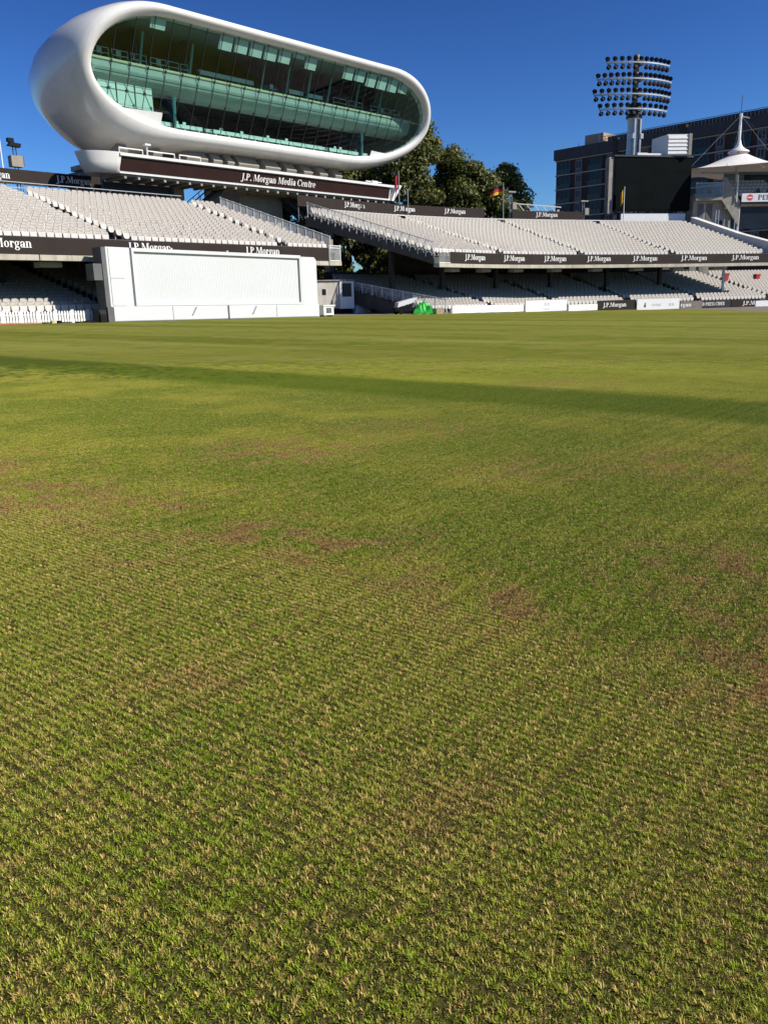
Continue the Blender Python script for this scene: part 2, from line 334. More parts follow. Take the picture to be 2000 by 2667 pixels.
# ------------------------------------------------------------------ lettering (a small serif alphabet drawn with strokes)
def glyph(ch):
    """triangulated 2-D pieces (lists of points) and advance; cap height 1"""
    P = []; xh = .70; t = .17; h = .055
    def rect(x0, y0, x1, y1): P.append([(x0, y0), (x1, y0), (x1, y1), (x0, y1)])
    def arc(cx, cy, rx, ry, a0, a1, tk=t, tn=.06, n=14):
        prev = None
        for i in range(n + 1):
            a = R(a0 + (a1 - a0) * i / n); w = tn + (tk - tn) * abs(math.cos(a)) ** 1.4
            o = (cx + rx * math.cos(a), cy + ry * math.sin(a)); q = (cx + (rx - w) * math.cos(a), cy + (ry - min(w, tn * 1.6)) * math.sin(a))
            if prev: P.append([prev[0], o, q, prev[1]])
            prev = (o, q)
    def stem(x, y0, y1, top=True, bot=True, w=t):
        rect(x, y0, x + w, y1)
        if top: rect(x - .07, y1 - h, x + w + (.07 if bot is not None else 0), y1)
        if bot: rect(x - .07, y0, x + w + .07, y0 + h)
    if ch == ' ': return P, .28
    if ch == '.': rect(.06, 0, .24, .17); return P, .28
    if ch == '-': rect(.04, .34, .34, .44); return P, .4
    if ch == 'J': stem(.22, -.02, 1, True, False); arc(.16, -.02, .23, .22, -100, 0, .17, .06); rect(-.04, -.24, .14, -.10); return P, .50
    if ch == 'P': stem(.10, 0, 1); arc(.30, .735, .36, .265, -90, 90); rect(.2, .945, .32, 1); rect(.2, .47, .32, .53); return P, .74
    if ch == 'M':
        stem(.10, 0, 1, True, True, .06); stem(.82, 0, 1); P.append([(.10, 1), (.28, 1), (.60, .10), (.50, 0)]); P.append([(.50, 0), (.57, .08), (.88, 1), (.80, 1)]); return P, 1.12
    if ch == 'o': arc(.30, .35, .28, .36, 0, 360, n=24); return P, .62
    if ch == 'r': stem(.08, 0, xh, None, True); rect(.0, xh - h, .2, xh); arc(.32, .46, .17, .24, 40, 160, .10, .08); rect(.34, .50, .48, .66); return P, .50
    if ch == 'n':
        stem(.08, 0, xh, None, True); rect(.0, xh - h, .2, xh); arc(.34, .45, .27, .26, 0, 140); stem(.44, 0, .47, None, True); return P, .74
    if ch == 'a':
        stem(.38, 0, .48, None, False); rect(.38, 0, .64, h); arc(.30, .46, .25, .25, 0, 160, .17, .06); rect(.05, .44, .19, .58); arc(.24, .19, .21, .20, 0, 360, .15, .05, 18); return P, .62
    if ch == 'g':
        arc(.27, .46, .24, .25, 0, 360, .15, .06, 20); rect(.44, .62, .60, .70); P.append([(.08, .20), (.18, .24), (.20, .08), (.08, .10)]); rect(.10, .03, .46, .12)
        arc(.29, -.13, .28, .19, 0, 360, .12, .06, 20); return P, .60
    if ch == 'e': arc(.29, .35, .27, .36, 0, 325, n=22); rect(.08, .34, .56, .40); return P, .58
    if ch == 'd': arc(.28, .35, .26, .36, 0, 360, n=22); stem(.40, 0, 1, None, False); rect(.30, 1 - h, .45, 1); rect(.5, 0, .66, h); return P, .70
    if ch == 'i': stem(.09, 0, xh, None, True); rect(.0, xh - h, .2, xh); rect(.08, .82, .26, 1.0); return P, .36
    if ch == 't': stem(.12, .04, .92, False, False); rect(.0, xh - .06, .42, xh); arc(.29, .13, .17, .14, 180, 320, .14, .07); return P, .42
    if ch == 'C': arc(.43, .5, .41, .52, 42, 318, .19, .06, 24); rect(.70, .66, .78, 1.0); return P, .82
    if ch == 'h': stem(.08, 0, 1, None, True); arc(.34, .45, .27, .26, 0, 140); stem(.44, 0, .47, None, True); return P, .74
    # plain heavy capitals
    w = .17
    if ch in 'EF': rect(.06, 0, .06 + w, 1); rect(.06, .89, .52, 1); rect(.06, .46, .46, .56); rect(.48, .76, .53, 1)
    if ch == 'E': rect(.06, 0, .54, .11); rect(.49, 0, .54, .24)
    if ch in 'EF': return P, .62
    if ch == 'T': rect(.22, 0, .22 + w, 1); rect(0, .89, .62, 1); rect(0, .74, .05, 1); rect(.57, .74, .62, 1); return P, .66
    if ch == 'V': P.append([(0, 1), (.18, 1), (.38, .0), (.28, 0)]); P.append([(.28, 0), (.36, 0), (.64, 1), (.55, 1)]); return P, .66
    if ch == 'I': stem(.10, 0, 1); return P, .38
    if ch == 'D': stem(.10, 0, 1, True, True); arc(.26, .5, .42, .5, -90, 90); return P, .76
    if ch == 'R': stem(.10, 0, 1); arc(.28, .75, .34, .25, -90, 90); P.append([(.30, .5), (.42, .5), (.72, 0), (.55, 0)]); return P, .74
    if ch == 'G': arc(.40, .5, .38, .52, 45, 330, .17, .06, 22); rect(.62, 0, .76, .45); rect(.48, .38, .82, .45); return P, .84
    if ch == 'S': arc(.29, .74, .25, .26, 30, 270, .16, .10); arc(.29, .27, .27, .27, -150, 90, .17, .10); return P, .60
    return P, .6
def text2d(s, track=.02):
    x = 0; polys = []
    for ch in s:
        P, a = glyph(ch); polys += [[(x + q[0], q[1]) for q in p] for p in P]; x += a + track
    return polys, x
def put_text(s, parent, m, F, s0, o, z0, width, height, slant=0.0, lean=0.0):
    """F maps (s, o, z); text spans width from s0, cap height `height`, baseline z0; every letter is a piece of its own"""
    W = text2d(s)[1]; k = width / W; x = 0
    for ch in s:
        P, a = glyph(ch); mb = MB()
        for n, p in enumerate(P):
            mb.add([F(s0 + (x + q[0]) * k + slant * q[1] * height, o - lean * q[1] * height - .0006 * (n % 7), z0 + q[1] * height) for q in p], [tuple(range(len(p)))])
        x += a + .02
        if P: mb.build('letter', m, parent)
# ------------------------------------------------------------------ main frames
FC = Frame((-21.2, 45.5), 47.2)                      # the stand behind the sightscreen and the media building
# the far stand bends: heading along its front edge
_t = np.arange(-1.0, 62.01, .25); _h = np.radians(np.interp(_t, [-1, 0, 6, 12, 20, 28, 45, 62], [52, 52, 46, 37, 27, 22, 17.5, 15]))
_cx = 4.6 + np.concatenate([[0], np.cumsum(np.cos(_h[:-1]) * .25)]); _cy = 72.0 + np.concatenate([[0], np.cumsum(np.sin(_h[:-1]) * .25)])
def FE(t, o, z):
    h = np.interp(t, _t, _h); x = np.interp(t, _t, _cx); y = np.interp(t, _t, _cy)
    if t < _t[0]: x += (t - _t[0]) * math.cos(h); y += (t - _t[0]) * math.sin(h)
    return (x - math.sin(h) * o, y + math.cos(h) * o, z)
def head(t): return float(np.interp(t, _t, _h))

# ------------------------------------------------------------------ ground
g = MB(); S = 900
g.add([(-S, -S, gz(-S) * .02 - .55), (S, -S, gz(S) * .02 - .55), (S, S, gz(S) * .02 - .55), (-S, S, gz(-S) * .02 - .55)], [(0, 1, 2, 3)])
g.build('ground', M['path'], kind='structure')
def slope_sheet(name, poly, m, dz, kind='structure'):
    mb = MB(); mb.add([(x, y, gz(x) + dz) for x, y in poly], [tuple(range(len(poly)))]); return mb.build(name, m, kind=kind)
cA = FC(-14, -.35, 0); cB = FC(27.5, -.35, 0)
edge = [FE(t, -2.3, 0)[:2] for t in np.arange(0, 61, 4)]
slope_sheet('surround_path', [(-70, -40), (95, -40), (95, 135), (-70, 135)], M['path'], -.02)
slope_sheet('cricket_field', [(-62, -35), (80, -35), (80, 100)] + edge[::-1] + [(1.2, 69.5), cB[:2], cA[:2], (-62, 20)], M['turf'], 0.0)
# ------------------------------------------------------------------ mown grass blades near the camera
ROW = .026; PQ = 4 * ROW; PP = .13
def tufts(name, rows, nr, nvar):
    src = bpy.data.collections.new(name)
    for k in range(nvar):
        nb = 2600; nc = 200; V = []; Fc = []; A = []; B = []
        cl = np.stack([nr.uniform(-PP * .56, PP * .56, nc), nr.uniform(-PQ / 2, PQ / 2, nc)], 1); hh = nr.rand(nc); ct = nr.rand(nc)
        if rows:
            on = nr.rand(nc) < .82; cl[on, 1] = (nr.randint(-2, 2, on.sum()) + .5) * ROW + nr.normal(0, .0036, on.sum()); hh[~on] *= .35
        for i in range(nb):
            if nr.rand() < .80:
                c = nr.randint(nc); dv = nr.normal(0, .0034, 2); x, y = cl[c] + dv; hs = .55 + .85 * hh[c]; a = math.atan2(dv[1], dv[0]) + nr.normal(0, .5); lean = min(1.4, .35 + 190 * np.hypot(*dv) * nr.uniform(.6, 1.3)); q0 = ct[c]
            else: x, y = nr.uniform(-PP * .56, PP * .56), nr.uniform(-PQ / 2, PQ / 2); hs = .5; a = nr.rand() * 6.283; lean = nr.uniform(.5, 1.4); q0 = nr.rand()
            flat = nr.rand() < .14
            if flat: lean = nr.uniform(1.1, 1.6)
            ln = nr.uniform(.0032, .0070) * hs * (1.5 if flat else 1) * (1.0 if rows else .9); w = nr.uniform(.00042, .0009)
            dx, dy = math.cos(a), math.sin(a); sx, sy = -dy * w, dx * w; b = len(V)
            h1 = ln * .55; r1 = math.sin(lean * .6) * h1; r2 = r1 + math.sin(lean) * ln * .5; z1 = math.cos(lean * .6) * h1 + (.003 if flat else 0); z2 = z1 + math.cos(lean) * ln * .5
            V += [(x - sx, y - sy, -.001), (x + sx, y + sy, -.001), (x + dx * r1 + sx * .8, y + dy * r1 + sy * .8, z1), (x + dx * r1 - sx * .8, y + dy * r1 - sy * .8, z1), (x + dx * r2, y + dy * r2, max(z2, .001))]
            Fc += [(b, b + 1, b + 2, b + 3), (b + 3, b + 2, b + 4)]; q = (.55 * q0 + .45 * nr.rand()) * (.55 if flat else 1); q2 = nr.rand(); A += [q] * 5; B += [q2] * 5
        me = bpy.data.meshes.new('tuft'); me.from_pydata(V, [], Fc); me.materials.append(M['blade'])
        for nm, d in (('rnd', A), ('rnd2', B)): at = me.attributes.new(nm, 'FLOAT', 'POINT'); at.data.foreach_set('value', d)
        o = bpy.data.objects.new('tuft', me); src.objects.link(o)
    return src
def scatter(src, pts, label):
    me = bpy.data.meshes.new('grass'); me.from_pydata([p[:3] for p in pts], [], []); o = bpy.data.objects.new('grass', me); col.objects.link(o)
    at = me.attributes.new('turn', 'FLOAT', 'POINT'); at.data.foreach_set('value', [p[3] for p in pts])
    tag(o, label, 'grass', kind='stuff')
    ng = bpy.data.node_groups.new('grass_scatter', 'GeometryNodeTree'); ng.interface.new_socket('Geometry', in_out='INPUT', socket_type='NodeSocketGeometry'); ng.interface.new_socket('Geometry', in_out='OUTPUT', socket_type='NodeSocketGeometry')
    N = ng.nodes; gi = N.new('NodeGroupInput'); go = N.new('NodeGroupOutput'); ip = N.new('GeometryNodeInstanceOnPoints'); ci = N.new('GeometryNodeCollectionInfo')
    ci.inputs['Collection'].default_value = src; ci.inputs['Separate Children'].default_value = True; ci.inputs['Reset Children'].default_value = True
    ip.inputs['Pick Instance'].default_value = True
    na = N.new('GeometryNodeInputNamedAttribute'); na.data_type = 'FLOAT'; na.inputs['Name'].default_value = 'turn'
    cx_ = N.new('ShaderNodeCombineXYZ'); ri = N.new('FunctionNodeRandomValue'); ri.data_type = 'INT'
    Lk = ng.links; Lk.new(na.outputs[0], cx_.inputs[2]); Lk.new(cx_.outputs[0], ip.inputs['Rotation'])
    ins = [k for k in ri.inputs if k.type == 'INT' and k.name in ('Min', 'Max')]; ins[0].default_value = 0; ins[1].default_value = len(src.objects) - 1
    Lk.new([k for k in ri.outputs if k.type == 'INT'][0], ip.inputs['Instance Index'])
    Lk.new(gi.outputs[0], ip.inputs['Points']); Lk.new(ci.outputs[0], ip.inputs['Instance']); Lk.new(ip.outputs[0], go.inputs[0])
    md = o.modifiers.new('scatter', 'NODES'); md.node_group = ng
def grass():
    nr = np.random.RandomState(3); near = []; mid = []; ca, sa = .788, -.616            # p runs along the mower's rows, q across
    for j in range(4, 165):
        for i in range(-160, 160):
            p, q = i * PP, j * PQ; x, y = p * ca + q * .616, p * sa + q * .788
            if not (.70 < y < 15.0) or abs(x) > y * .56 + .45: continue
            if y > 11 and nr.rand() < (y - 11) / 4.0: continue
            edge = 2.25 + .12 * math.sin(p * 2.1) + nr.uniform(-.1, .1)
            flip = math.pi * nr.randint(2); th = math.atan2(sa, ca)
            if q < edge: q2 = q + nr.uniform(-.0025, .0025); near.append((p * ca + q2 * .616, p * sa + q2 * .788, gz(x), th + flip))
            else: mid.append((x, y, gz(x), th + flip + nr.uniform(-.12, .12)))
    scatter(tufts('grass_rows', True, nr, 7), near, 'short yellow-green turf combed into fine rows in the foreground')
    scatter(tufts('grass_plain', False, nr, 5), mid, 'darker green smooth-cut turf beyond the combed foreground')
grass()

# ------------------------------------------------------------------ seats
def seat_mesh():
    mb = MB()
    def I(x, y, z): return (x, y, z)
    def shell(out, yf, th, mi, bow):
        n = len(out)
        vs = [(x, yf(z) - bow * (1 - (x / .22) ** 2) * -1, z) for x, z in out] + [(x, yf(z) + bow * (1 - (x / .22) ** 2) + th, z) for x, z in out]
        fs = [tuple(range(n)), tuple(range(n, 2 * n))[::-1]] + [(i, n + i, n + (i + 1) % n, (i + 1) % n) for i in range(n)]; mb.add(vs, fs, mi)
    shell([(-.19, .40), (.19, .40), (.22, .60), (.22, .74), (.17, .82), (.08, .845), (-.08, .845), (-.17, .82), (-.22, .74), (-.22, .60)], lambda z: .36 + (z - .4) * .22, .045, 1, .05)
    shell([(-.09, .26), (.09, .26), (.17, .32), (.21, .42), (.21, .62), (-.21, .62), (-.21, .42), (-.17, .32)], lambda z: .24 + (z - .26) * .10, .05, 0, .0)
    mb.hexa([(-.2, .38, 0), (-.16, .38, 0), (-.16, .44, 0), (-.2, .44, 0), (-.2, .38, .42), (-.16, .38, .42), (-.16, .44, .42), (-.2, .44, .42)], 0)
    me = bpy.data.meshes.new('seat'); me.from_pydata(mb.v, [], mb.f); me.materials.append(M['seat_pan']); me.materials.append(M['seat_back'])
    me.polygons.foreach_set('material_index', mb.m); me.update()
    bm = bmesh.new(); bm.from_mesh(me); bmesh.ops.recalc_face_normals(bm, faces=bm.faces); bm.to_mesh(me); bm.free()
    return me
SEAT = seat_mesh()
def project(p):
    v = np.array(p) - CAM; z = v @ _f; return 1000 + 2150 * (v @ _R) / z, 1333.5 - 2150 * (v @ _U) / z, z
def place_seats(root, spots, nind=300):
    """spots: (x, y, z, heading). the nearest in view become parts, the rest one mesh"""
    inview = []; rest = []
    for i, sp in enumerate(spots):
        px, py, d = project(sp[:3]); (inview if (0 < px < 2000 and sp[4]) else rest).append((d, i))
    inview.sort(); ind = [i for _, i in inview[:nind]]; rest = [i for _, i in inview[nind:]] + [i for _, i in rest]
    L0 = Vector(root.location)
    for i in ind:
        x, y, z, h, _ = spots[i]; o = bpy.data.objects.new('seat', SEAT); col.objects.link(o); o.parent = root; o.location = Vector((x, y, z)) - L0
        o.rotation_euler = (rnd.uniform(-.05, .05), rnd.uniform(-.02, .02), h + rnd.uniform(-.04, .04))
    sv = np.array([v.co for v in SEAT.vertices]); sf = [tuple(p.vertices) for p in SEAT.polygons]; sm = [p.material_index for p in SEAT.polygons]
    V = []; Fc = []; Mi = []; b = 0
    for i in rest:
        x, y, z, h, _ = spots[i]; h += rnd.uniform(-.02, .02); c, s = math.cos(h), math.sin(h)
        w = np.stack([sv[:, 0] * c - sv[:, 1] * s + x - L0.x, sv[:, 0] * s + sv[:, 1] * c + y - L0.y, sv[:, 2] + z - L0.z], 1); V.append(w)
        Fc += [tuple(q + b for q in f) for f in sf]; Mi += sm; b += len(sv)
    me = bpy.data.meshes.new('seat_rows'); me.from_pydata(np.concatenate(V).tolist(), [], Fc); me.materials.append(M['seat_pan']); me.materials.append(M['seat_back']); me.polygons.foreach_set('material_index', Mi); me.update()
    o = bpy.data.objects.new('seat_rows', me); col.objects.link(o); o.parent = root; o['kind'] = 'stuff'

def raked_deck(F, s_list, o0, n, tread, z0, rise, thick, mb):
    """stepped top with a sloping soffit, following F along s_list(k)"""
    prof = []
    for k in range(n): prof += [(o0 + k * tread, z0 + k * rise), (o0 + (k + 1) * tread, z0 + k * rise)]
    oe, ze = o0 + n * tread, z0 + (n - 1) * rise
    prof += [(oe, ze - thick), (o0, z0 - thick)]
    for a, b in zip(s_list[:-1], s_list[1:]):
        m_ = len(prof); vs = [F(a, o, z) for o, z in prof] + [F(b, o, z) for o, z in prof]
        mb.add(vs, [(i, (i + 1) % m_, m_ + (i + 1) % m_, m_ + i) for i in range(m_)])
    for a in (s_list[0], s_list[-1]):
        vs = [F(a, o, z) for o, z in prof]; fs = []
        for k in range(n): pass
        mm = len(prof)
        # end wall as strips
        for k in range(n):
            oa, za = prof[2 * k]; ob, zb = prof[2 * k + 1]
            la = z0 - thick + (ze - z0) * (oa - o0) / (oe - o0); lb = z0 - thick + (ze - z0) * (ob - o0) / (oe - o0)
            mb.add([F(a, oa, la), F(a, ob, lb), F(a, ob, zb), F(a, oa, za)], [(0, 1, 2, 3)])
    return mb

def strip(F, ss, o0, o1, z0, z1, mb=None, mi=0):
    """a box following the frame along the list ss"""
    mb = mb or MB()
    for a, b in zip(ss[:-1], ss[1:]):
        vs = [F(a, o0, z0), F(a, o1, z0), F(a, o1, z1), F(a, o0, z1), F(b, o0, z0), F(b, o1, z0), F(b, o1, z1), F(b, o0, z1)]
        mb.add(vs, [(0, 1, 5, 4), (1, 2, 6, 5), (2, 3, 7, 6), (3, 0, 4, 7)], mi)
    for a, fl in ((ss[0], 0), (ss[-1], 1)):
        mb.add([F(a, o0, z0), F(a, o1, z0), F(a, o1, z1), F(a, o0, z1)], [(0, 1, 2, 3)], mi)
    return mb

# ------------------------------------------------------------------ the stand behind the sightscreen
TR, RI, NR = .86, .252, 18
DZ0 = 4.72
A1 = (9.55, 10.6); A2 = (22.6, 25.1); END = (26.95, 28.1)                     # aisles and end edge: s at the front and at the back
def skew(pair, o): return pair[0] + (pair[1] - pair[0]) * o / 15.5
c0 = empty('grandstand', FC(10, 6, gz(-18)), 'raked stand of pale grey seats above the white sightscreen, brown fascia in front', 'grandstand')
mb = MB()
prof_s = [-9, 27.0]
raked_deck(lambda s, o, z: FC(s if s < 20 else skew(END, o), o, z), [-9, 27.0], .45, NR, TR, DZ0, RI, .75, mb)
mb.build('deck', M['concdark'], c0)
mb = MB(); strip(FC, [-9, 3.55], -.06, .55, 3.76, 4.06, mb); mb.build('concrete_edge', M['edge'], c0)
mb = MB(); strip(FC, [3.62, 25.85], -.06, .55, 3.76, 4.06, mb); mb.build('concrete_edge', M['edge'], c0)
mb = MB(); strip(FC, [25.9, 27.15], -.10, .9, 3.76, 4.05, mb); mb.build('concrete_edge', M['edge'], c0)
fa = MB().box(FC, -9, 25.92, -.03, .06, 4.07, 5.0).build('fascia', M['brown'], c0)
for s0 in (.22, 9.17, 18.08): put_text('J.P.Morgan', fa, M['letter'], FC, s0, -.045, 4.42, 3.05, .46)
MB().box(FC, -9, 25.92, .02, .10, 5.002, 5.03).build('fascia_capping', M['grey'], c0)
# little balcony at the end of the fascia
rb = MB()
for z in (4.1, 5.02, 5.17): rb.bar(FC(25.98, -.05, z), FC(27.1, -.05, z), .05)
for k in range(12): rb.bar(FC(26.0 + k * .1, -.05, 4.1), FC(26.0 + k * .1, -.05, 5.02), .022)
for z in (4.1, 5.02, 5.17): rb.bar(FC(27.1, -.05, z), FC(27.1, 1.0, z), .05)
for k in range(10): rb.bar(FC(27.1, k * .1, 4.1), FC(27.1, k * .1, 5.02), .022)
for s, o in ((25.98, -.05), (27.1, -.05), (27.1, 1.0)): rb.bar(FC(s, o, 4.06), FC(s, o, 5.25), .08)
rb.build('balcony_railing', M['white'], c0)
# raked railing on the open end
rb = MB(); n = 15
for k in range(n + 1):
    o = .9 + k * 14.6 / n; s = skew(END, o) - .03; z = DZ0 + (o - .45) / TR * RI
    post = MB().bar(FC(s, o, z - .25), FC(s, o, z + 1.12), .09)
    post.build('railing_post', M['white'], c0)
    if k < n:
        o2 = .9 + (k + 1) * 14.6 / n; s2 = skew(END, o2) - .03; z2 = DZ0 + (o2 - .45) / TR * RI
        rb.bar(FC(s, o, z + 1.06), FC(s2, o2, z2 + 1.06), .06); rb.bar(FC(s, o, z + .16), FC(s2, o2, z2 + .16), .05)
        for j in range(1, 9):
            u = j / 9; rb.bar(FC(s + (s2 - s) * u, o + (o2 - o) * u, z + (z2 - z) * u + .16), FC(s + (s2 - s) * u, o + (o2 - o) * u, z + (z2 - z) * u + 1.06), .024)
rb.build('end_railing', M['white'], c0)
spots = []
for k in range(NR):
    o = .45 + k * TR; z = DZ0 + k * RI; s = -4.0
    e = skew(END, o) - .75; a1 = skew(A1, o); a2 = skew(A2, o)
    while s < e:
        if not (abs(s - a1 + .45) < .52 or abs(s - a2 + .45) < .52):
            spots.append((*FC(s, o, z), R(47.2), True))
        s += .487
# lower tier
LZ0 = .72
for k in range(15):
    o = .75 + k * .80; z = LZ0 + k * .205; s = -4.0
    while s < 24.5:
        if not abs(s - 8.2) < .6 and not abs(s - 20) < .6: spots.append((*FC(s, o, z), R(47.2), False))
        s += .487
place_seats(c0, spots)
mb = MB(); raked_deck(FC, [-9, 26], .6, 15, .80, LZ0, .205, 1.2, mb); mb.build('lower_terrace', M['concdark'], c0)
for s in (-2.5, 2.6, 4.2, 10.5, 17, 23.5):
    MB().box(FC, s - .17, s + .17, 6.2, 6.55, -.3, 6.6).build('column', M['darksteel'], c0)
for s in (-1.2, 4.6, 12, 19):
    lt = MB().box(FC, s - .65, s + .65, .7, 1.5, 3.44, 3.72); lt.build('soffit_light', M['conc'], c0)
MB().box(FC, -9, 26, 12.9, 13.05, 2.6, 4.35).build('rear_wall', M['int_dark'], c0)
# back rail and hoarding
rb = MB()
for z in (9.75, 10.12): rb.bar(FC(-6, 15.98, z), FC(24.4, 15.98, z), .05)
for s in np.arange(-6, 24.5, 1.4): rb.bar(FC(s, 15.98, 8.9), FC(s, 15.98, 10.14), .05)
rb.build('back_railing', M['steel'], c0)
ho = MB().box(FC, -8, 19.2, 19.6, 19.72, 10.50, 11.58).build('back_hoarding', M['brown'], c0)
put_text('J.P.Morgan', ho, M['letter'], FC, 15.3, 19.585, 10.90, 3.0, .50)
put_text('J.P.Morgan', ho, M['letter'], FC, 8.55, 19.585, 10.86, 3.1, .50)
for s in np.arange(-6, 19.2, 2.6): MB().bar(FC(s, 19.8, 8.4), FC(s, 19.8, 11.66), .09).build('hoarding_post', M['steel'], c0)
MB().box(FC, -9, 24, 16.05, 16.2, 3, 9.0).build('back_wall', M['concdark'], c0)

# white picket fence on the boundary
fence = empty('picket_fence', FC(3, -.2, gz(-20)), 'low white picket fence along the turf before the sunlit front seats', 'fence')
for k in range(-14, 38):
    s = .1 + k * .165; w = .105; z = gz(FC(s, 0, 0)[0])
    if k % 6 == 0: MB().box(FC, s - .06, s + .10, -.20, -.08, z, z + .74).build('fence_post', M['white'], fence)
    else: MB().prism(FC, [(s, z + .06), (s + w, z + .06), (s + w, z + .62), (s + w / 2, z + .70), (s, z + .62)], -.20, -.165, 'o').build('picket', M['white'], fence)
rb = MB()
for dz in (.16, .50): rb.bar(FC(-2.3, -.13, gz(-22) + dz), FC(6.25, -.13, gz(-16.2) + dz), .05, .07)
rb.build('fence_rail', M['white'], fence)

# ------------------------------------------------------------------ sightscreen
sgo = FC(15, -1.4, gz(-10))
sg = empty('sightscreen', sgo, 'tall white sightscreen with a wide ribbed panel standing on the turf edge', 'sightscreen')
zL = gz(-15.4) + .02
FS = lambda s, o, z: FC(s, o - 1.6, z + (23.2 - s) * .0125 - .02)              # the screen follows the fall of the ground
MB().box(FS, 6.78, 23.2, .0, .9, .12, .98).build('plinth', M['screen_white'], sg)
for a in (6.9, 10.9, 15.15, 19.2):
    b = {6.9: 10.84, 10.9: 15.05, 15.15: 19.14, 19.2: 23.1}[a]
    MB().box(FS, a, b, -.035, -.004, .16, .95).build('plinth_panel', M['screen_white'], sg)
MB().box(FS, 6.78, 8.3, .05, .95, .984, 4.30).build('side_pillar', M['screen_white'], sg)
for z0, z1 in ((1.02, 2.55), (2.58, 4.24)): MB().box(FS, 6.92, 7.85, .02, .046, z0, z1).build('pillar_panel', M['screen_white'], sg)
MB().prism(FS, [(21.7, .984), (23.15, .984), (23.15, 4.02), (22.95, 4.22), (21.7, 4.22)], .05, .95, 'o').build('side_pillar', M['screen_white'], sg)
MB().box(FS, 8.42, 21.64, .16, .5, .99, 4.28).build('screen_frame', M['screen_white'], sg)
for a, b, c, d in ((8.42, 21.64, 4.10, 4.30), (8.42, 21.64, 1.0, 1.14)): MB().box(FS, a, b, .0, .15, c, d).build('frame_rail', M['screen_white'], sg)
for a, b in ((8.42, 8.56), (21.52, 21.64)): MB().box(FS, a, b, .0, .15, 1.145, 4.095).build('frame_stile', M['screen_white'], sg)
rib = MB()
for k in range(104):
    s = 8.62 + k * .124; rib.box(FS, s, s + .116, .148, .156, 1.15, 4.09)
rb_ = rib.build('ribbed_panel', M['screen_white'], sg); rb_['kind'] = 'stuff'
MB().box(FS, 15.04, 15.16, -.06, -.036, .13, .97).build('joint_strip', M['grey'], sg)
for s in (12.6, 17.4): MB().bar(FS(s, -.08, .9), FS(s - .32, -.08, .42), .06).build('strut', M['steel'], sg)
MB().box(FS, 6.5, 6.77, .05, 1.0, .15, 4.28).build('side_cladding', M['grey'], sg)
MB().box(FS, 5.95, 6.49, .1, .95, 2.45, 3.36).build('control_box', M['grey'], sg)
MB().box(FS, 6.35, 6.72, -.3, .04, .1, .95).build('foot_block', M['grey'], sg)
for s in (11.2, 15.4): MB().box(FS, s, s + .1, .1, .25, 4.305, 4.40).build('lifting_lug', M['screen_white'], sg)
mon = MB().box(FC, 5.75, 6.25, -1.9, -1.3, .26, 1.02).prism(FC, [(-2.0, .3), (-1.9, .3), (-1.9, .98), (-2.0, .75)], 5.8, 6.2, 's')
mon.build('loudspeaker', M['black'], None, local=FC(6, -1.6, .26), label='black loudspeaker cabinet on the turf at the shaded foot of the sightscreen', cat='speaker')
cb = MB().tube([FC(5.7, -1.9, .30), FC(5.2, -1.8, .42), FC(4.7, -1.7, .36), FC(4.35, -1.7, .29)], .03, 6); cb.build('cable_drum', M['black'], None, local=FC(5, -1.8, .3), label='black cable lying beside the loudspeaker near the picket fence', cat='cable')
tb = MB().tube([FC(.35, -1.0, .40), FC(2.75, -1.0, .36)], .055, 8); tb.build('hose_roll', M['orange'], None, local=FC(1.5, -1, .36), label='long orange roller tube lying before the picket fence', cat='roller')
MB().prism(FC, [(-.9, .38), (.28, .38), (.28, .82), (.05, .90), (-.9, .90)], -1.35, -.7, 'o').build('salt_box', M['yellow'], None, local=FC(-.3, -1, .38), label='pale yellow box at the end of the picket fence', cat='box')
MB().box(FC, 3.35, 3.55, -1.1, -.9, .335, .50).build('ground_marker', M['yellow'], None, local=FC(3.4, -1, .33), label='small cream marker block on the grass beyond the roller tube', cat='marker')
MB().box(FC, 3.7, 3.92, -1.1, -.9, .33, .48).build('ground_marker', M['black'], None, local=FC(3.8, -1, .33), label='small black block on the grass by the fence', cat='marker')

# ------------------------------------------------------------------ media building
mc = empty('media_building', FC(33, 21, 0), 'white rounded media pod with long green glass front raised on concrete cores', 'building')
S0, ZC, O0, LEAN = 37.0, 19.45, 16.0, .50
def ring(v, a, b, lean, rt, rb, rtl, rbl, dz=0.0, bb=None, kl=0.0, n1=44, n2=30):
    """rounded outline: corner lengths differ at top, bottom and at the two ends; the near end sags by kl"""
    pts = []; bb = bb or b
    def P(x, y):
        if y < 0: q = min(1, max(0, (-x - 3) / 14)); y *= 1 + kl * q * q * (3 - 2 * q)
        pts.append(FC(S0 + x, O0 + v - lean * y, ZC + dz + y))
    for i in range(n1): P(-(a - rtl) + (2 * a - rtl - rt) * i / n1, b)
    for i in range(n2):
        t = math.pi / 2 - math.pi * i / n2; rx = rt if t > 0 else rb; P((a - rx) + rx * math.cos(t), (b if t > 0 else bb) * math.sin(t))
    for i in range(n1): P((a - rb) - (2 * a - rb - rbl) * i / n1, -bb)
    for i in range(n2):
        t = -math.pi / 2 - math.pi * i / n2; sn = math.sin(t); rx = rbl if sn < 0 else rtl; P(-(a - rx) + rx * math.cos(t), (bb if sn < 0 else b) * sn)
    return pts
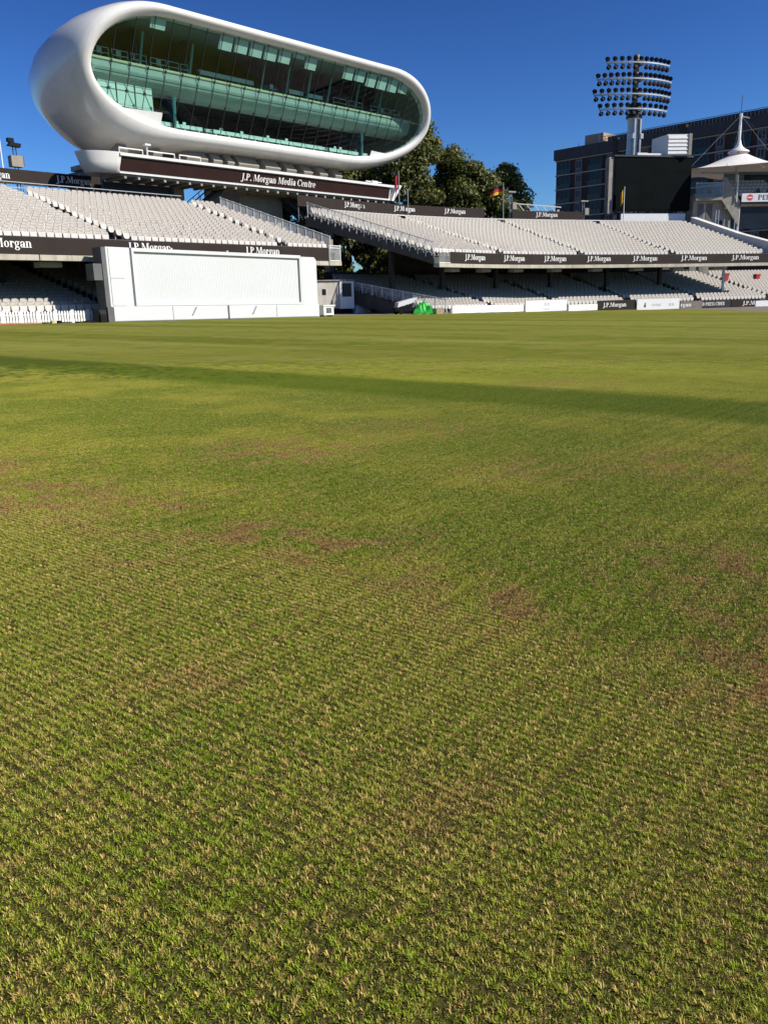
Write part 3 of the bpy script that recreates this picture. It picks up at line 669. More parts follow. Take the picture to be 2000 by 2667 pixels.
RINGS = [(.75, 19.5, 3.58, .5, 7.5, 10.5, 6.3, 9.5), (.1, 19.58, 3.66, .5, 7.5, 10.5, 6.3, 9.5), (0, 19.65, 3.72, .5, 7.5, 10.5, 6.3, 9.5), (-.16, 19.85, 3.88, .5, 7.5, 10.6, 6.3, 9.5), (-.2, 20.1, 4.1, .5, 7.5, 10.8, 6.3, 9.3),
         (-.05, 20.4, 4.34, .47, 7.6, 11, 6.4, 8.9), (.35, 20.7, 4.48, .43, 7.8, 11.2, 6.4, 8.2, 0, 4.5, .03), (1.0, 21.0, 4.57, .38, 8, 11.4, 6.4, 7.4, 0, 4.62, .06), (2.0, 21.25, 4.64, .32, 8.2, 11.6, 6.4, 6.8, -.05, 4.66, .10),
         (3.5, 21.4, 4.70, .25, 8.5, 11.7, 6.4, 6.4, -.1, 4.62, .17), (5.3, 21.3, 4.70, .18, 8.8, 11.7, 6.6, 6.4, -.16, 4.4, .25), (7.3, 20.9, 4.72, .11, 9.1, 11.6, 7, 6.8, -.2, 4.0, .36), (9.5, 20.1, 4.5, .05, 9.4, 11.3, 7.5, 7.6, -.2, 3.5, .38),
         (11.8, 18.7, 4.1, 0, 9.5, 10.8, 7.8, 8.2, -.2, 2.9, .35), (14, 16.6, 3.5, 0, 9, 10, 7.8, 8.2, -.2, 2.3, .27), (15.8, 13.8, 2.7, 0, 8.2, 8.6, 7.5, 7.6, -.1, 1.7, .18), (17, 10, 1.75, 0, 6.5, 6.8, 6, 6, -.1, 1.1, 0), (17.6, 5.5, .9, 0, 4.2, 4.2, 4, 4, 0, .6, 0)]
mb = MB(); rings = [ring(*r) for r in RINGS]; n = len(rings[0])
for rg in rings: mb.v.extend(rg)
for i in range(len(rings) - 1):
    for k in range(n): mb.f.append((i * n + k, i * n + (k + 1) % n, (i + 1) * n + (k + 1) % n, (i + 1) * n + k))
mb.f.append(tuple(range((len(rings) - 1) * n, len(rings) * n))); mb.m = [0] * len(mb.f)
mb.build('shell', M['shell'], mc, smooth=True)
def ext(s, grow=.08):
    """lower and upper edge of the opening at s"""
    x = s - S0; a = 19.65 + grow; b = 3.72 + grow; lo = hi = 0.0
    if abs(x) >= a: return ZC, ZC
    for k, r in ((1, 6.3 if x < 0 else 7.5), (-1, 9.5 if x < 0 else 10.5)):
        q = abs(x) - (a - r); v = b if q < 0 else b * math.sqrt(max(0, 1 - (q / r) ** 2))
        if k > 0: hi = v
        else: lo = v
    return ZC - lo, ZC + hi
# glazing: mullion lines and separate panes
gl = MB(); GO = .32
def G(s, z, d=0.0): return FC(s, O0 + GO + d - LEAN * (z - ZC), z)
cw = 1.62; cols = [S0 - 19.44 + k * cw for k in range(25)]
JZ = [17.9, 19.62]
for s in cols[1:-1]:
    zl, zh = ext(s); gl.bar(G(s, zl, -.03), G(s, zh, -.03), .035, .06)
gl.bar(G(S0 - 19.2, JZ[1], -.03), G(S0 + 19.2, JZ[1], -.03), .035); gl.bar(G(S0 - 18.9, JZ[0], -.03), G(S0 + 18.9, JZ[0], -.03), .02)
for s in cols[1:-1]:
    for z in JZ: gl.box(lambda a, b, c: G(s + a, z + c, b), -.07, .07, -.07, .10, -.09, .09)
glz = gl.build('glazing', M['darksteel'], mc)
for s in cols[:-1]:
    s1 = s + cw
    for z0, z1 in ((15.6, JZ[0]), (JZ[0], JZ[1]), (JZ[1], 23.5)):
        ss = np.linspace(s + .012, s1 - .012, 6); lo = []; hi = []
        for q in ss:
            zl, zh = ext(q, .12); a = max(z0 + .012, zl); b = min(z1 - .012, zh)
            lo.append(G(q, min(a, b))); hi.append(G(q, max(a, b) if a < b else min(a, b)))
        if all(abs(l[2] - h_[2]) < .02 for l, h_ in zip(lo, hi)): continue
        p = MB(); p.v = lo + hi; p.f = [(i, i + 1, 6 + i + 1, 6 + i) for i in range(5)]; p.m = [0] * 5
        o = p.build('pane', M['glass'], glz)
# interior
def fl_box(name, s0, s1, o0, o1, z0, z1, m): return MB().box(FC, s0, s1, o0, o1, z0, z1).build(name, m, mc)
fl_box('rear_partition', S0 - 15.5, S0 + 14, 23.6, 23.8, 16.2, 22.9, M['int_dark'])
fl_box('lower_floor', S0 - 12, S0 + 12.5, 18.3, 22.5, 15.45, 15.62, M['mid_floor'])
for k, (o0, z) in enumerate(((19.6, 15.95), (21.2, 16.3), (22.8, 16.65))): fl_box('floor_step', S0 - 12, S0 + 12.5, o0, 23.4, 15.63, z, M['mid_floor'])
fl_box('ceiling', S0 - 15.5, S0 + 14.5, 15.0, 23.5, 22.98, 23.1, M['int_ceiling'])
fl_box('upper_floor', S0 - 18.6, S0 + 18.6, 17.4, 23.5, 19.95, 20.12, M['int_ceiling'])
MB().box(FC, S0 - 19.2, S0 + 19.2, 17.25, 17.39, 19.98, 20.14).build('floor_edge', M['cream'], mc)
bk = MB(); prof = [(17.36, 19.97), (17.42, 19.5), (17.62, 19.05), (18.0, 18.72), (18.6, 18.5), (19.6, 18.42), (19.6, 18.6), (17.6, 19.94)]
bk.prism(FC, prof, S0 - 18.9, S0 + 18.9, 's'); bk.build('bulkhead', M['bulkhead'], mc)
for z in (19.35, 19.12, 18.95): MB().bar(FC(S0 - 18.5, 17.40 + (19.5 - z) * .45 - .06, z), FC(S0 + 18.5, 17.40 + (19.5 - z) * .45 - .06, z), .03).build('bulkhead_rail', M['int_ceiling'], mc)
fl_box('lower_soffit', S0 - 18, S0 + 18, 19.65, 23.5, 18.45, 18.6, M['int_dark'])
# desks on the lower steps
def desk(s0, s1, o, z, m=M['desk']):
    d = MB().box(FC, s0, s1, o, o + .6, z + .70, z + .76).box(FC, s0, s1, o + .01, o + .04, z + .46, z + .698)
    t = s0 + .25
    while t < s1 - .1: d.box(FC, t, t + .10, o + .06, o + .55, z + .01, z + .69); t += 1.5
    return d.build('desk', m, mc)
for (s0, s1) in ((23.9, 29.0), (30.2, 43.6), (44.6, 50.2)):
    desk(s0, s1, 18.55, 15.63); desk(s0 + .2, s1 - .3, 20.1, 15.96); desk(s0 + .3, s1 - .5, 21.7, 16.31)
    a = s0 + .6
    while a < s1 - .5:
        if rnd.random() < .75:
            c = MB().box(FC, a, a + .4, 19.3, 19.34, 16.1, 16.52).box(FC, a, a + .4, 18.95, 19.3, 16.06, 16.1).bar(FC(a + .2, 19.1, 15.63), FC(a + .2, 19.1, 16.06), .06)
            c.build('chair', M['black'] if rnd.random() < .5 else M['desk'], mc)
        if rnd.random() < .6: MB().box(FC, a + .3, a + .62, 18.8, 18.84, 16.41, 16.66).build('monitor', M['desk'] if rnd.random() < .45 else M['black'], mc)
        a += .78
# white boards in the lower corners
def corner_board(s0, s1, ztop, tilt):
    m = MB(); ss = np.linspace(s0, s1, 14); V = []
    for q in ss:
        zl = ext(q, .04)[0]; zt_ = ztop + tilt * (q - s0)
        for z in (min(zl, zt_), zt_): V.append(G(q, z, -.12))
    V2 = [(p[0] - .03, p[1] + .03, p[2]) for p in V]; n_ = len(V)
    m.add(V + V2, [(2 * i, 2 * i + 2, 2 * i + 3, 2 * i + 1) for i in range(13)] + [(n_ + 2 * i, n_ + 2 * i + 1, n_ + 2 * i + 3, n_ + 2 * i + 2) for i in range(13)]); return m.build('corner_board', M['white'], mc)
corner_board(19.6, 24.3, 16.72, .02); corner_board(49.9, 54.2, 16.55, -.03)
# tall blinds at one end
for k in range(3):
    s = 18.85 + k * 1.68
    MB().prism(FC, [(s, 16.95), (s + 1.58, 16.92), (s + 1.56, 19.2), (s + .03, 19.2)], 18.05, 18.09, 'o').build('blind', M['blind'], mc)
# short blinds along the top
bl = [(28.6, .95), (30.22, .9), (31.84, .9), (33.46, .9), (35.08, .85), (36.7, .25), (38.3, .85), (43.2, .9), (44.8, .85), (46.45, 1.05), (48.05, 1.05), (49.65, 1.05), (51.3, .95), (53.0, .30), (22.0, .65)]
for s, h in bl:
    MB().box(lambda a, b, c: G(s + a, c, .10 + b), .10, 1.45, 0, .03, 22.92 - h, 22.95 - .02).build('blind', M['blind'], mc)
# partitions of the boxes upstairs and teal columns
for s in (22.6, 27.4, 35.2, 38.2, 40.9, 43.6, 47.5, 51.0):
    MB().box(FC, s, s + .12, 18.0, 23.5, 20.14, 22.97).build('partition', M['partition'], mc)
    MB().bar(FC(s + .06, 17.75, 20.14), FC(s + .06, 16.9, 22.5), .16).build('raking_column', M['teal'], mc)
for s in (25.9, 49.0): 
    MB().box(FC, s, s + .14, 18.4, 23.5, 15.64, 18.4).build('partition', M['partition'], mc); MB().bar(FC(s + .07, 18.3, 15.64), FC(s + .07, 18.1, 18.4), .18).build('raking_column', M['teal'], mc)
# counters and rails upstairs
for s0, s1 in ((28.6, 34.6), (38.9, 40.7), (41.3, 43.3)):
    d = MB().box(FC, s0, s1, 17.9, 18.35, 20.86, 20.90).box(FC, s0, s1, 17.88, 17.91, 20.52, 20.855)
    t = s0 + .2
    while t < s1: d.bar(FC(t, 18.1, 20.13), FC(t, 18.1, 20.86), .07); t += 1.4
    d.build('counter', M['desk'], mc)
rl = MB()
for s0, s1 in ((18.6, 19.9), (20.2, 21.6), (21.9, 23.3), (23.7, 25.2), (25.4, 26.4), (26.6, 27.3), (44.6, 46.4), (46.7, 47.6), (47.9, 48.8), (50.0, 51.2), (51.6, 52.9), (53.2, 54.5)):
    for z in (20.55, 20.95): rl.bar(FC(s0, 17.7, z), FC(s1, 17.7, z), .04)
    for s in (s0, s1): rl.bar(FC(s, 17.7, 20.13), FC(s, 17.7, 20.97), .04)
rl.build('balcony_rail', M['desk'], mc)
for s in (19.2, 20.9, 22.4, 24.6, 36.8, 52.2):
    c = MB().box(FC, s, s + .42, 18.2, 18.24, 20.62, 21.05).box(FC, s, s + .42, 17.85, 18.2, 20.56, 20.6).bar(FC(s + .2, 18.0, 20.13), FC(s + .2, 18.0, 20.56), .05); c.build('chair', M['desk'], mc)
fl_box('control_desk', 36.2, 38.0, 18.4, 19.4, 20.13, 20.95, M['mid_floor'])
# sign beam under the pod
def B(s, o, z): return FC(s, o - (z - 11.5) * .22, z)
MB().box(B, 18.75, 50.6, 15.95, 17.3, 11.52, 12.70).build('sign_beam', M['white'], mc)
sb = MB().box(B, 18.8, 50.45, 15.90, 15.947, 11.62, 12.66).build('sign_panel', M['sign_brown'], mc)
put_text('J.P. Morgan Media Centre', sb, M['letter'], B, 30.75, 15.885, 11.90, 9.0, .56, slant=.10)
MB().box(B, 18.7, 50.9, 15.72, 16.1, 12.705, 12.92).build('top_trim', M['white'], mc)
MB().box(B, 18.7, 50.7, 15.80, 15.945, 11.44, 11.565).build('bottom_trim', M['white'], mc)
MB().prism(B, [(50.62, 11.40), (51.0, 11.40), (51.95, 12.98), (51.2, 12.98)], 15.6, 17.5, 'o').build('end_cap', M['white'], mc)
sf = MB()
sf.box(FC, 18.9, 50.6, 16.05, 19.0, 11.28, 11.50); sf.build('walkway_soffit', M['conc'], mc)
for k in range(26): MB().box(FC, 19.2 + k * 1.22, 19.4 + k * 1.22, 16.0, 18.9, 11.10, 11.278).build('soffit_rib', M['conc'], mc)
ep = MB(); N_ = 26; vs = []
for z, rs, ro, cs in ((12.95, 2.95, 1.7, 18.85), (12.80, 2.9, 1.67, 18.85), (12.2, 2.6, 1.5, 18.8), (11.42, 2.15, 1.25, 18.7)):
    for k in range(N_ + 1):
        t = -math.pi / 2 - math.pi * k / N_; vs.append(FC(cs + rs * math.cos(t), 17.2 + ro * math.sin(t), z))
m_ = N_ + 1
fs = [(r_ * m_ + k, r_ * m_ + k + 1, (r_ + 1) * m_ + k + 1, (r_ + 1) * m_ + k) for r_ in range(3) for k in range(N_)] + [tuple(range(3 * m_, 4 * m_))]
for r_ in range(3): fs.append((r_ * m_, (r_ + 1) * m_, (r_ + 1) * m_ + N_, r_ * m_ + N_))
ep.add(vs, fs); ep.build('rounded_end', M['shell'], mc, smooth=False)
for p_ in [o_ for o_ in mc.children if o_.name.startswith('rounded_end')][0].data.polygons: p_.use_smooth = len(p_.vertices) == 4 and p_.area < .6
r3 = MB()
for s0, s1 in ((18.9, 21.0), (21.4, 24.0), (24.5, 26.6)):
    r3.bar(FC(s0, 15.9, 13.35), FC(s1, 15.9, 13.35), .07); r3.bar(FC(s0, 15.9, 12.9), FC(s0, 15.9, 13.38), .07); r3.bar(FC(s1, 15.9, 12.9), FC(s1, 15.9, 13.38), .07)
r3.build('walkway_rail', M['white'], mc)
MB().bar(FC(21.3, 15.7, 12.9), FC(21.3, 15.7, 13.75), .09).box(FC, 21.05, 21.55, 15.5, 15.9, 13.7, 13.82).build('camera_post', M['white'], mc)
MB().box(FC, 47.8, 48.6, 15.7, 16.0, 12.93, 13.2).bar(FC(47.0, 15.9, 13.12), FC(49.4, 15.9, 13.12), .08).build('camera_mount', M['white'], mc)
# fins and cores that carry the pod
for s, w in ((21.0, .8), (24.2, .9), (27.6, 2.3), (30.5, 1.0), (32.1, .8), (33.4, 2.4), (36.6, 1.9), (39.3, 1.3), (41.6, 1.2), (43.8, 1.1), (46, 1.0)):
    MB().prism(FC, [(19.9, 12.89), (25, 12.89), (25.6, 15.9), (21.0, 15.9), (20.2, 14.9), (19.2, 13.9)], s, s + w, 's').build('fin', M['corebeige'], mc)
MB().box(FC, 19.0, 48, 18.6, 24, 12.5, 12.88).build('deck_slab', M['conc'], mc)
MB().box(FC, 19.3, 25.6, 19.3, 25.5, 0, 12.48).build('core', M['coredark'], mc)
MB().box(FC, 25.75, 26.75, 18.9, 25.5, 0, 12.48).build('core_edge', M['corebeige'], mc)
MB().box(FC, 33.0, 38.2, 19.0, 24.5, 0, 12.48).build('core', M['corebeige'], mc)
def stair(sA, zA, sB, zB, o, m, nst=12):
    st = MB()
    for d in (0, 1.1): st.bar(FC(sA, o + d, zA), FC(sB, o + d, zB), .08, .32)
    for k in range(nst): u = (k + .5) / nst; st.box(FC, sA + (sB - sA) * u - .14, sA + (sB - sA) * u + .14, o, o + 1.1, zA + (zB - zA) * u - .02, zA + (zB - zA) * u + .03)
    for d in (0, 1.1):
        st.bar(FC(sA, o + d, zA + 1.05), FC(sB, o + d, zB + 1.05), .06); st.bar(FC(sA, o + d, zA + .6), FC(sB, o + d, zB + .6), .04)
        for k in range(6): u = k / 5; st.bar(FC(sA + (sB - sA) * u, o + d, zA + (zB - zA) * u), FC(sA + (sB - sA) * u, o + d, zA + (zB - zA) * u + 1.05), .05)
    return st.build('stair', m, mc)
stair(30.4, 11.3, 27.2, 9.1, 18.0, M['darksteel']); stair(37.6, 11.2, 41.4, 8.9, 18.2, M['darksteel'])
MB().box(FC, 41.4, 43.2, 17.9, 19.6, 8.7, 8.9).build('stair_landing', M['conc'], mc)
ld = MB()
for k in range(12): ld.bar(FC(41.5 + k * .15, 17.9, 8.9), FC(41.5 + k * .15, 17.9, 10.0), .03)
ld.bar(FC(41.4, 17.9, 10.0), FC(43.2, 17.9, 10.0), .06); ld.build('landing_rail', M['steel'], mc)
MB().box(FC, 43.4, 44.0, 18.0, 18.6, 0, 11.2).build('core_column', M['corebeige'], mc)

# ------------------------------------------------------------------ far stand
fe = empty('grandstand', FE(22, 6, gz(20)), 'long curved stand of pale grey seats with many repeated fascia letterings', 'grandstand')
ET, ER, EN = .85, .262, 17
E_END = 44.9
tl_ = list(np.arange(0, E_END + .1, 1.6)); tl_[-1] = E_END
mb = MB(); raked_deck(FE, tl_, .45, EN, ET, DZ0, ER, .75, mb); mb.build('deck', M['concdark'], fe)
mb = strip(FE, tl_, -.06, .55, 3.74, 4.05); mb.build('concrete_edge', M['edge'], fe)
tf = [1.75] + [t for t in tl_ if t > 1.8]
fz = strip(FE, tf, -.03, .06, 4.07, 5.0).build('fascia', M['brown'], fe)
mb = strip(FE, tf, .02, .10, 5.002, 5.03); mb.build('fascia_capping', M['grey'], fe)
def t_of_px(px, o=0, z=4.5):
    lo, hi = -1, 55
    for _ in range(40):
        m = (lo + hi) / 2
        if project(FE(m, o, z))[0] < px: lo = m
        else: hi = m
    return lo
for a, b in ((1210, 1263), (1311, 1366), (1416, 1474), (1528, 1590), (1647, 1711), (1772, 1840), (1904, 1975)):
    ta, tb2 = t_of_px(a), t_of_px(b); put_text('J.P.Morgan', fz, M['letter'], FE, ta, -.05, 4.40, tb2 - ta, .47)
ta = [t_of_px(1316), t_of_px(1525), t_of_px(1757)]
spots = []
for k in range(EN):
    o = .45 + k * ET; z = DZ0 + k * ER; t = .35
    while t < E_END - .5:
        tm = t + .25; h = head(tm); kap = (head(tm - 1) - head(tm + 1)) / 2; stp = .487 / (1 + kap * o)
        if not any(abs(t - q) < .52 / (1 + kap * o) for q in ta): spots.append((*FE(t, o, z), h, True))
        t += stp
for k in range(15):
    o = .75 + k * .80; z = LZ0 - .75 + k * .205; t = .6
    while t < 56:
        h = head(t); kap = (head(t - 1) - head(t + 1)) / 2
        if not any(abs(t - q) < .6 for q in (9, 18, 27, 36, 45.6)): spots.append((*FE(t, o, z), h, False))
        t += .487 / (1 + kap * o)
place_seats(fe, spots)
tl2 = list(np.arange(0, 58, 2.0))
mb = MB(); raked_deck(FE, tl2, .6, 15, .80, LZ0 - .75, .205, 1.2, mb); mb.build('lower_terrace', M['concdark'], fe)
for t in (1.5, 8, 14.5, 21, 28, 35):
    MB().box(lambda a, b, c: FE(t + a, 6.3 + b, c), -.18, .18, -.18, .18, -1.2, 6.4).build('column', M['darksteel'], fe)
MB().bar(FE(40.6, 2.6, 0), FE(40.6, 2.6, 5.0), .22).build('column', M['white'], fe)
for t in (3.5, 8.0, 12.4, 17.4, 22.6, 27.8, 33, 38.2):
    MB().box(lambda a, b, c: FE(t + a, b, c), -.6, .6, .7, 1.5, 3.42, 3.70).build('soffit_light', M['conc'], fe)
mb = strip(FE, list(np.arange(0, 46, 2.0)), 12.9, 13.05, 1.5, 3.9); mb.build('rear_wall', M['int_dark'], fe)
mb = strip(FE, list(np.arange(9, E_END, 2.0)) + [E_END], 14.95, 15.1, 3.5, 9.0); mb.build('back_wall', M['concdark'], fe)
# raked end railing with white infill panels
rb = MB(); n = 17
for k in range(n + 1):
    o = .5 + k * 14.2 / n; z = DZ0 + (o - .45) / ET * ER
    MB().bar(FE(.02, o, z - .35), FE(.02, o, z + 1.1), .08).build('railing_post', M['white'], fe)
    if k < n:
        o2 = .5 + (k + 1) * 14.2 / n; z2 = DZ0 + (o2 - .45) / ET * ER
        rb.bar(FE(.02, o, z + 1.06), FE(.02, o2, z2 + 1.06), .06)
        rb.bar(FE(.02, o, z + .12), FE(.02, o2, z2 + .12), .04)
        for jj in range(1, 6): u = jj / 6; rb.bar(FE(.02, o + (o2 - o) * u, z + (z2 - z) * u + .12), FE(.02, o + (o2 - o) * u, z + (z2 - z) * u + 1.06), .018)
rb.build('end_railing', M['white'], fe)
rb = MB()
for z in (4.1, 5.02, 5.17): rb.bar(FE(-.02, -.05, z), FE(1.7, -.05, z), .05)
for k in range(17): rb.bar(FE(k * .1, -.05, 4.1), FE(k * .1, -.05, 5.02), .022)
rb.build('balcony_railing', M['white'], fe)
# back rail, hoardings
rb = MB(); tb_ = list(np.arange(2, E_END - .5, 1.5))
for a, b in zip(tb_[:-1], tb_[1:]):
    rb.bar(FE(a, 15.0, 9.78), FE(b, 15.0, 9.78), .09); rb.bar(FE(a, 15.0, 8.9), FE(a, 15.0, 9.8), .06)
rb.build('back_railing', M['white'], fe)
def hoarding(px0, px1, texts, zb=9.95, zt=10.93, o=15.6):
    a, b = t_of_px(px0, o, 10.4), t_of_px(px1, o, 10.4)
    hb = strip(FE, list(np.linspace(a, b, 8)), o, o + .1, zb, zt).build('back_hoarding', M['brown'], fe)
    for p0, p1 in texts:
        u, v = t_of_px(p0, o, 10.4), t_of_px(p1, o, 10.4); put_text('J.P.Morgan', hb, M['letter'], FE, u, o - .03, zb + .34, v - u, .47)
    for t in np.arange(a + .3, b, 1.9): MB().bar(FE(t, o + .2, 8.6), FE(t, o + .2, zt + .08), .07).build('hoarding_post', M['steel'], fe)
hoarding(775, 1261, [(897, 950), (1026, 1081), (1157, 1212)])
hoarding(1334, 1516, [(1395, 1452)], 9.86, 10.8)
# sloping white parapet at the far end
pp = MB(); pts = [(-.5, 4.6, 5.95), (6, 6.4, 7.6), (14.6, 8.9, 10.2)]
for (o, za, zb), (o2, za2, zb2) in zip(pts[:-1], pts[1:]):
    pp.add([FE(E_END + d, oo, zz) for d in (.05, .9) for oo, zz in ((o, za), (o2, za2), (o2, zb2), (o, zb))], [(0, 1, 2, 3), (4, 5, 6, 7), (3, 2, 6, 7), (0, 1, 5, 4), (1, 2, 6, 5), (0, 3, 7, 4)])
pp.build('end_parapet', M['white'], fe)
# side fence of the lower terrace
rb = MB(); n = 10
for k in range(n + 1):
    o = -.6 + k * 1.15; z = gz(3) + .55 + k * .2
    MB().bar(FE(.2, o, z - .8), FE(.2, o, z + .62), .08).build('railing_post', M['white'], fe)
    if k < n:
        rb.bar(FE(.2, o, z + .56), FE(.2, o + 1.15, z + .76), .06)
        for j in range(1, 8): u = j / 8; rb.bar(FE(.2, o + 1.15 * u, z - .4 + .2 * u), FE(.2, o + 1.15 * u, z + .56 + .2 * u), .03)
rb.build('side_railing', M['white'], fe)

# boundary wall and advertising boards in front of the far stand
def board(px0, px1, label, m, h=.92, texts=(), name='advertising_board', dz=0.0, o=-2.15, group=None):
    a, b = t_of_px(px0, o, .1), t_of_px(px1, o, .1)
    z = gz(FE((a + b) / 2, o, 0)[0]) + dz
    r_ = empty(name, FE((a + b) / 2, o, z), label, 'sign' if name == 'advertising_board' else 'wall', group)
    pn = strip(FE, [a + .02, (a + b) / 2, b - .02], o, o + .12, z + .01, z + h); pn = pn.build('panel', m, r_)
    for t in (a + .3, b - .3): MB().bar(FE(t, o + .15, z), FE(t, o + .75, z + .02), .06).bar(FE(t, o + .16, z + h * .8), FE(t, o + .75, z + .03), .05).build('prop', M['steel'], r_)
    for (s, q0, q1, zb, hh, tm) in texts:
        u, v = t_of_px(q0, o, .3), t_of_px(q1, o, .3); put_text(s, pn, tm, FE, u, o - .012, z + zb, v - u, hh)
    return r_, pn, z
wl = empty('boundary_wall', FE(5, -2.0, gz(8)), 'low white boundary wall on the turf between the planter and the first board', 'wall')
for a, b in zip(np.linspace(t_of_px(1166, -2, .1), t_of_px(1366, -2, .1), 6)[:-1], np.linspace(t_of_px(1166, -2, .1), t_of_px(1366, -2, .1), 6)[1:]):
    z = gz(FE(a, -2, 0)[0]); strip(FE, [a + .03, b - .03], -2.0, -1.88, z + .02, z + .62).build('wall_panel', M['white'], wl); MB().bar(FE(a, -1.94, z), FE(a, -1.94, z + .72), .12).build('wall_post', M['white'], wl)
r_, pn, z = board(1368, 1476, 'white board with faint grey tree emblem and grey capitals', M['board_white'], 1.02, [('FEVER-TREE', 1398, 1464, .50, .30, M['text_grey']), ('RIVERSIDE', 1408, 1450, .16, .14, M['text_grey'])])
tr_ = MB(); t0 = t_of_px(1389, -2.15, .3)
tr_.box(FE, t0 - .05, t0 + .05, -2.166, -2.164, z + .14, z + .5)
for k in range(9):
    a = R(20 + k * 17.5); tr_.add([FE(t0, -2.1665, z + .5), FE(t0 + math.cos(a) * .30 - .05, -2.1665, z + .58 + math.sin(a) * .3), FE(t0 + math.cos(a) * .30 + .05, -2.1665, z + .55 + math.sin(a) * .3)], [(0, 1, 2)])
tr_.build('emblem', M['text_grey'], pn)
board(1480, 1556, 'plain white low panel between the tree emblem board and a brown board', M['white'], .62, name='boundary_panel')
board(1557, 1656, 'first brown board with white serif lettering beside a plain white panel', M['brown'], .98, [('J.P.Morgan', 1570, 1631, .34, .40, M['letter'])])
r_, pn, z = board(1658, 1769, 'long white board with a small dark emblem and pale grey print', M['board_white'], 1.05, [('HIDDENHARD', 1690, 1756, .34, .24, M['text_grey'])], o=-2.3)
t0 = t_of_px(1679, -2.3, .3); MB().box(FE, t0 - .14, t0 + .14, -2.318, -2.316, z + .26, z + .52).box(FE, t0 - .05, t0 + .1, -2.318, -2.316, z + .53, z + .72).build('emblem', M['grey'], pn)
board(1771, 1829, 'short grey-brown board partly hidden, ending in white serif letters', mat('board_taupe', (.17, .145, .125), .6), .80, [('rgan', 1772, 1801, .28, .36, M['letter'])])
board(1830, 1903, 'black board with heavy white capitals', M['board_black'], .88, [('D PRESS CIDER', 1829, 1887, .34, .34, M['letter'])])
board(1904, 1966, 'brown board with white serif lettering after the black board', M['brown'], .95, [('J.P.M', 1934, 1966, .34, .40, M['letter'])])
board(1967, 2060, 'white board at the far end of the row', M['board_white'], .80)

# ------------------------------------------------------------------ things in the gap between the stands
FK = Frame((-6.3, 75.6), 26)
ca = empty('site_cabin', FK(3, 1.3, gz(-3)), 'shaded cream site cabin with dark windows standing in the gap', 'cabin')
MB().box(FK, 0, 3.15, 0, 2.4, .55, 2.95).build('body', M['caravan'], ca)
MB().box(FK, 3.16, 4.55, -.1, 2.4, .5, 2.9).build('end_body', M['white'], ca)
MB().box(FK, -.1, 4.6, -.15, 2.5, 2.955, 3.03).build('roof', M['conc'], ca)
w = MB().box(FK, 3.4, 4.3, -.13, -.105, 1.55, 2.72).build('window', M['hglass'], ca)
MB().box(FK, .0, .75, -.03, -.004, 1.5, 2.5).build('window', M['hglass'], ca)
MB().box(FK, 1.5, 1.85, -.03, -.004, 1.75, 2.25).build('window', M['hglass'], ca)
MB().box(FK, .0, 4.5, .1, 2.3, .0, .5).build('base', M['black'], ca)
MB().prism(FK, [(4.9, .05), (6.6, .05), (6.3, .9), (5.7, 1.15), (5.2, .9)], .6, 1.8, 'o').build('covered_heap', M['board_white'], None, local=FK(5.7, 1, 0), label='pale covered heap in the shade right of the cabin', cat='heap')
dk = MB()
for z in (.75, 1.05, 1.35): dk.bar(FK(4.9, 3.4, z), FK(9.5, 4.5, z), .06)
for k in range(24): dk.bar(FK(4.9 + k * .2, 3.4 + k * .048, 0), FK(4.9 + k * .2, 3.4 + k * .048, 1.4), .04)
dk.build('yard_fence', M['darksteel'], None, local=FK(7, 4, 0), label='dark railings behind the cabin under the trees', cat='fence')
p = FC(23.9, -1.2, 0); cr = empty('white_crate', (p[0], p[1], gz(p[0])), 'small white crate beside the end of the sightscreen', 'crate')
zc = gz(p[0]); MB().box(FC, 23.75, 24.75, -1.5, -.9, zc + .1, zc + .72).build('body', M['white'], cr); MB().box(FC, 23.68, 24.82, -1.56, -.84, zc + .722, zc + .82).build('lid', M['white'], cr)
MB().box(FC, 24.0, 24.5, -1.53, -1.505, zc + .25, zc + .62).build('front_panel', M['grey'], cr)
for s in (23.8, 24.6): MB().box(FC, s, s + .1, -1.5, -.9, zc - .02, zc + .098).build('foot', M['grey'], cr)
# tarpaulin heap: draped cloth
def tarp(cx, cy, z0):
    n = 44; V = []; Fc = []
    for i in range(n + 1):
        for j in range(n + 1):
            u, v = i / n * 2 - 1, j / n * 2 - 1; r_ = max(abs(u), abs(v))
            x = u * .84 * (1 - .10 * (1 - r_)); y = v * .7
            prof = .95 * (1 - max(0, r_ - .52) / .48) ** .8 if r_ > .52 else .95
            fold = .07 * math.sin(9 * math.atan2(v, u) + 3 * r_) * (r_ ** 1.5) + .05 * math.sin(7 * u + 5 * v + 2 * math.sin(5 * v))
            bump_ = .13 * math.sin(3.1 * u + 1.3) * math.cos(2.7 * v - .4) + .09 * math.sin(6.3 * u - 4 * v) + .05 * math.sin(13 * u + 9 * v)
            z = max(.0, prof * (.80 + bump_) * (1 - .15 * (u + .2) ** 2) + fold * (.5 + prof))
            V.append((cx + x + fold * .6, cy + y + fold * .4, z0 + z)); 
    for i in range(n):
        for j in range(n): a = i * (n + 1) + j; Fc.append((a, a + 1, a + n + 2, a + n + 1))
    m = MB(); m.v = V; m.f = Fc; m.m = [0] * len(Fc); return m
p = (3.62, 69.3)
tarp(p[0], p[1], gz(p[0])).build('tarpaulin', M['tarp'], None, smooth=False, local=(p[0], p[1], gz(p[0])), label='bright green tarpaulin draped over a heap by the boundary', cat='tarpaulin')
q = (2.3, 70.6); zt = gz(q[0])
FT = Frame(q, 20)
tr = empty('roller_trailer', FT(0, 0, zt), 'dark low trailer with a pale curved cover beside the green tarpaulin', 'trailer')
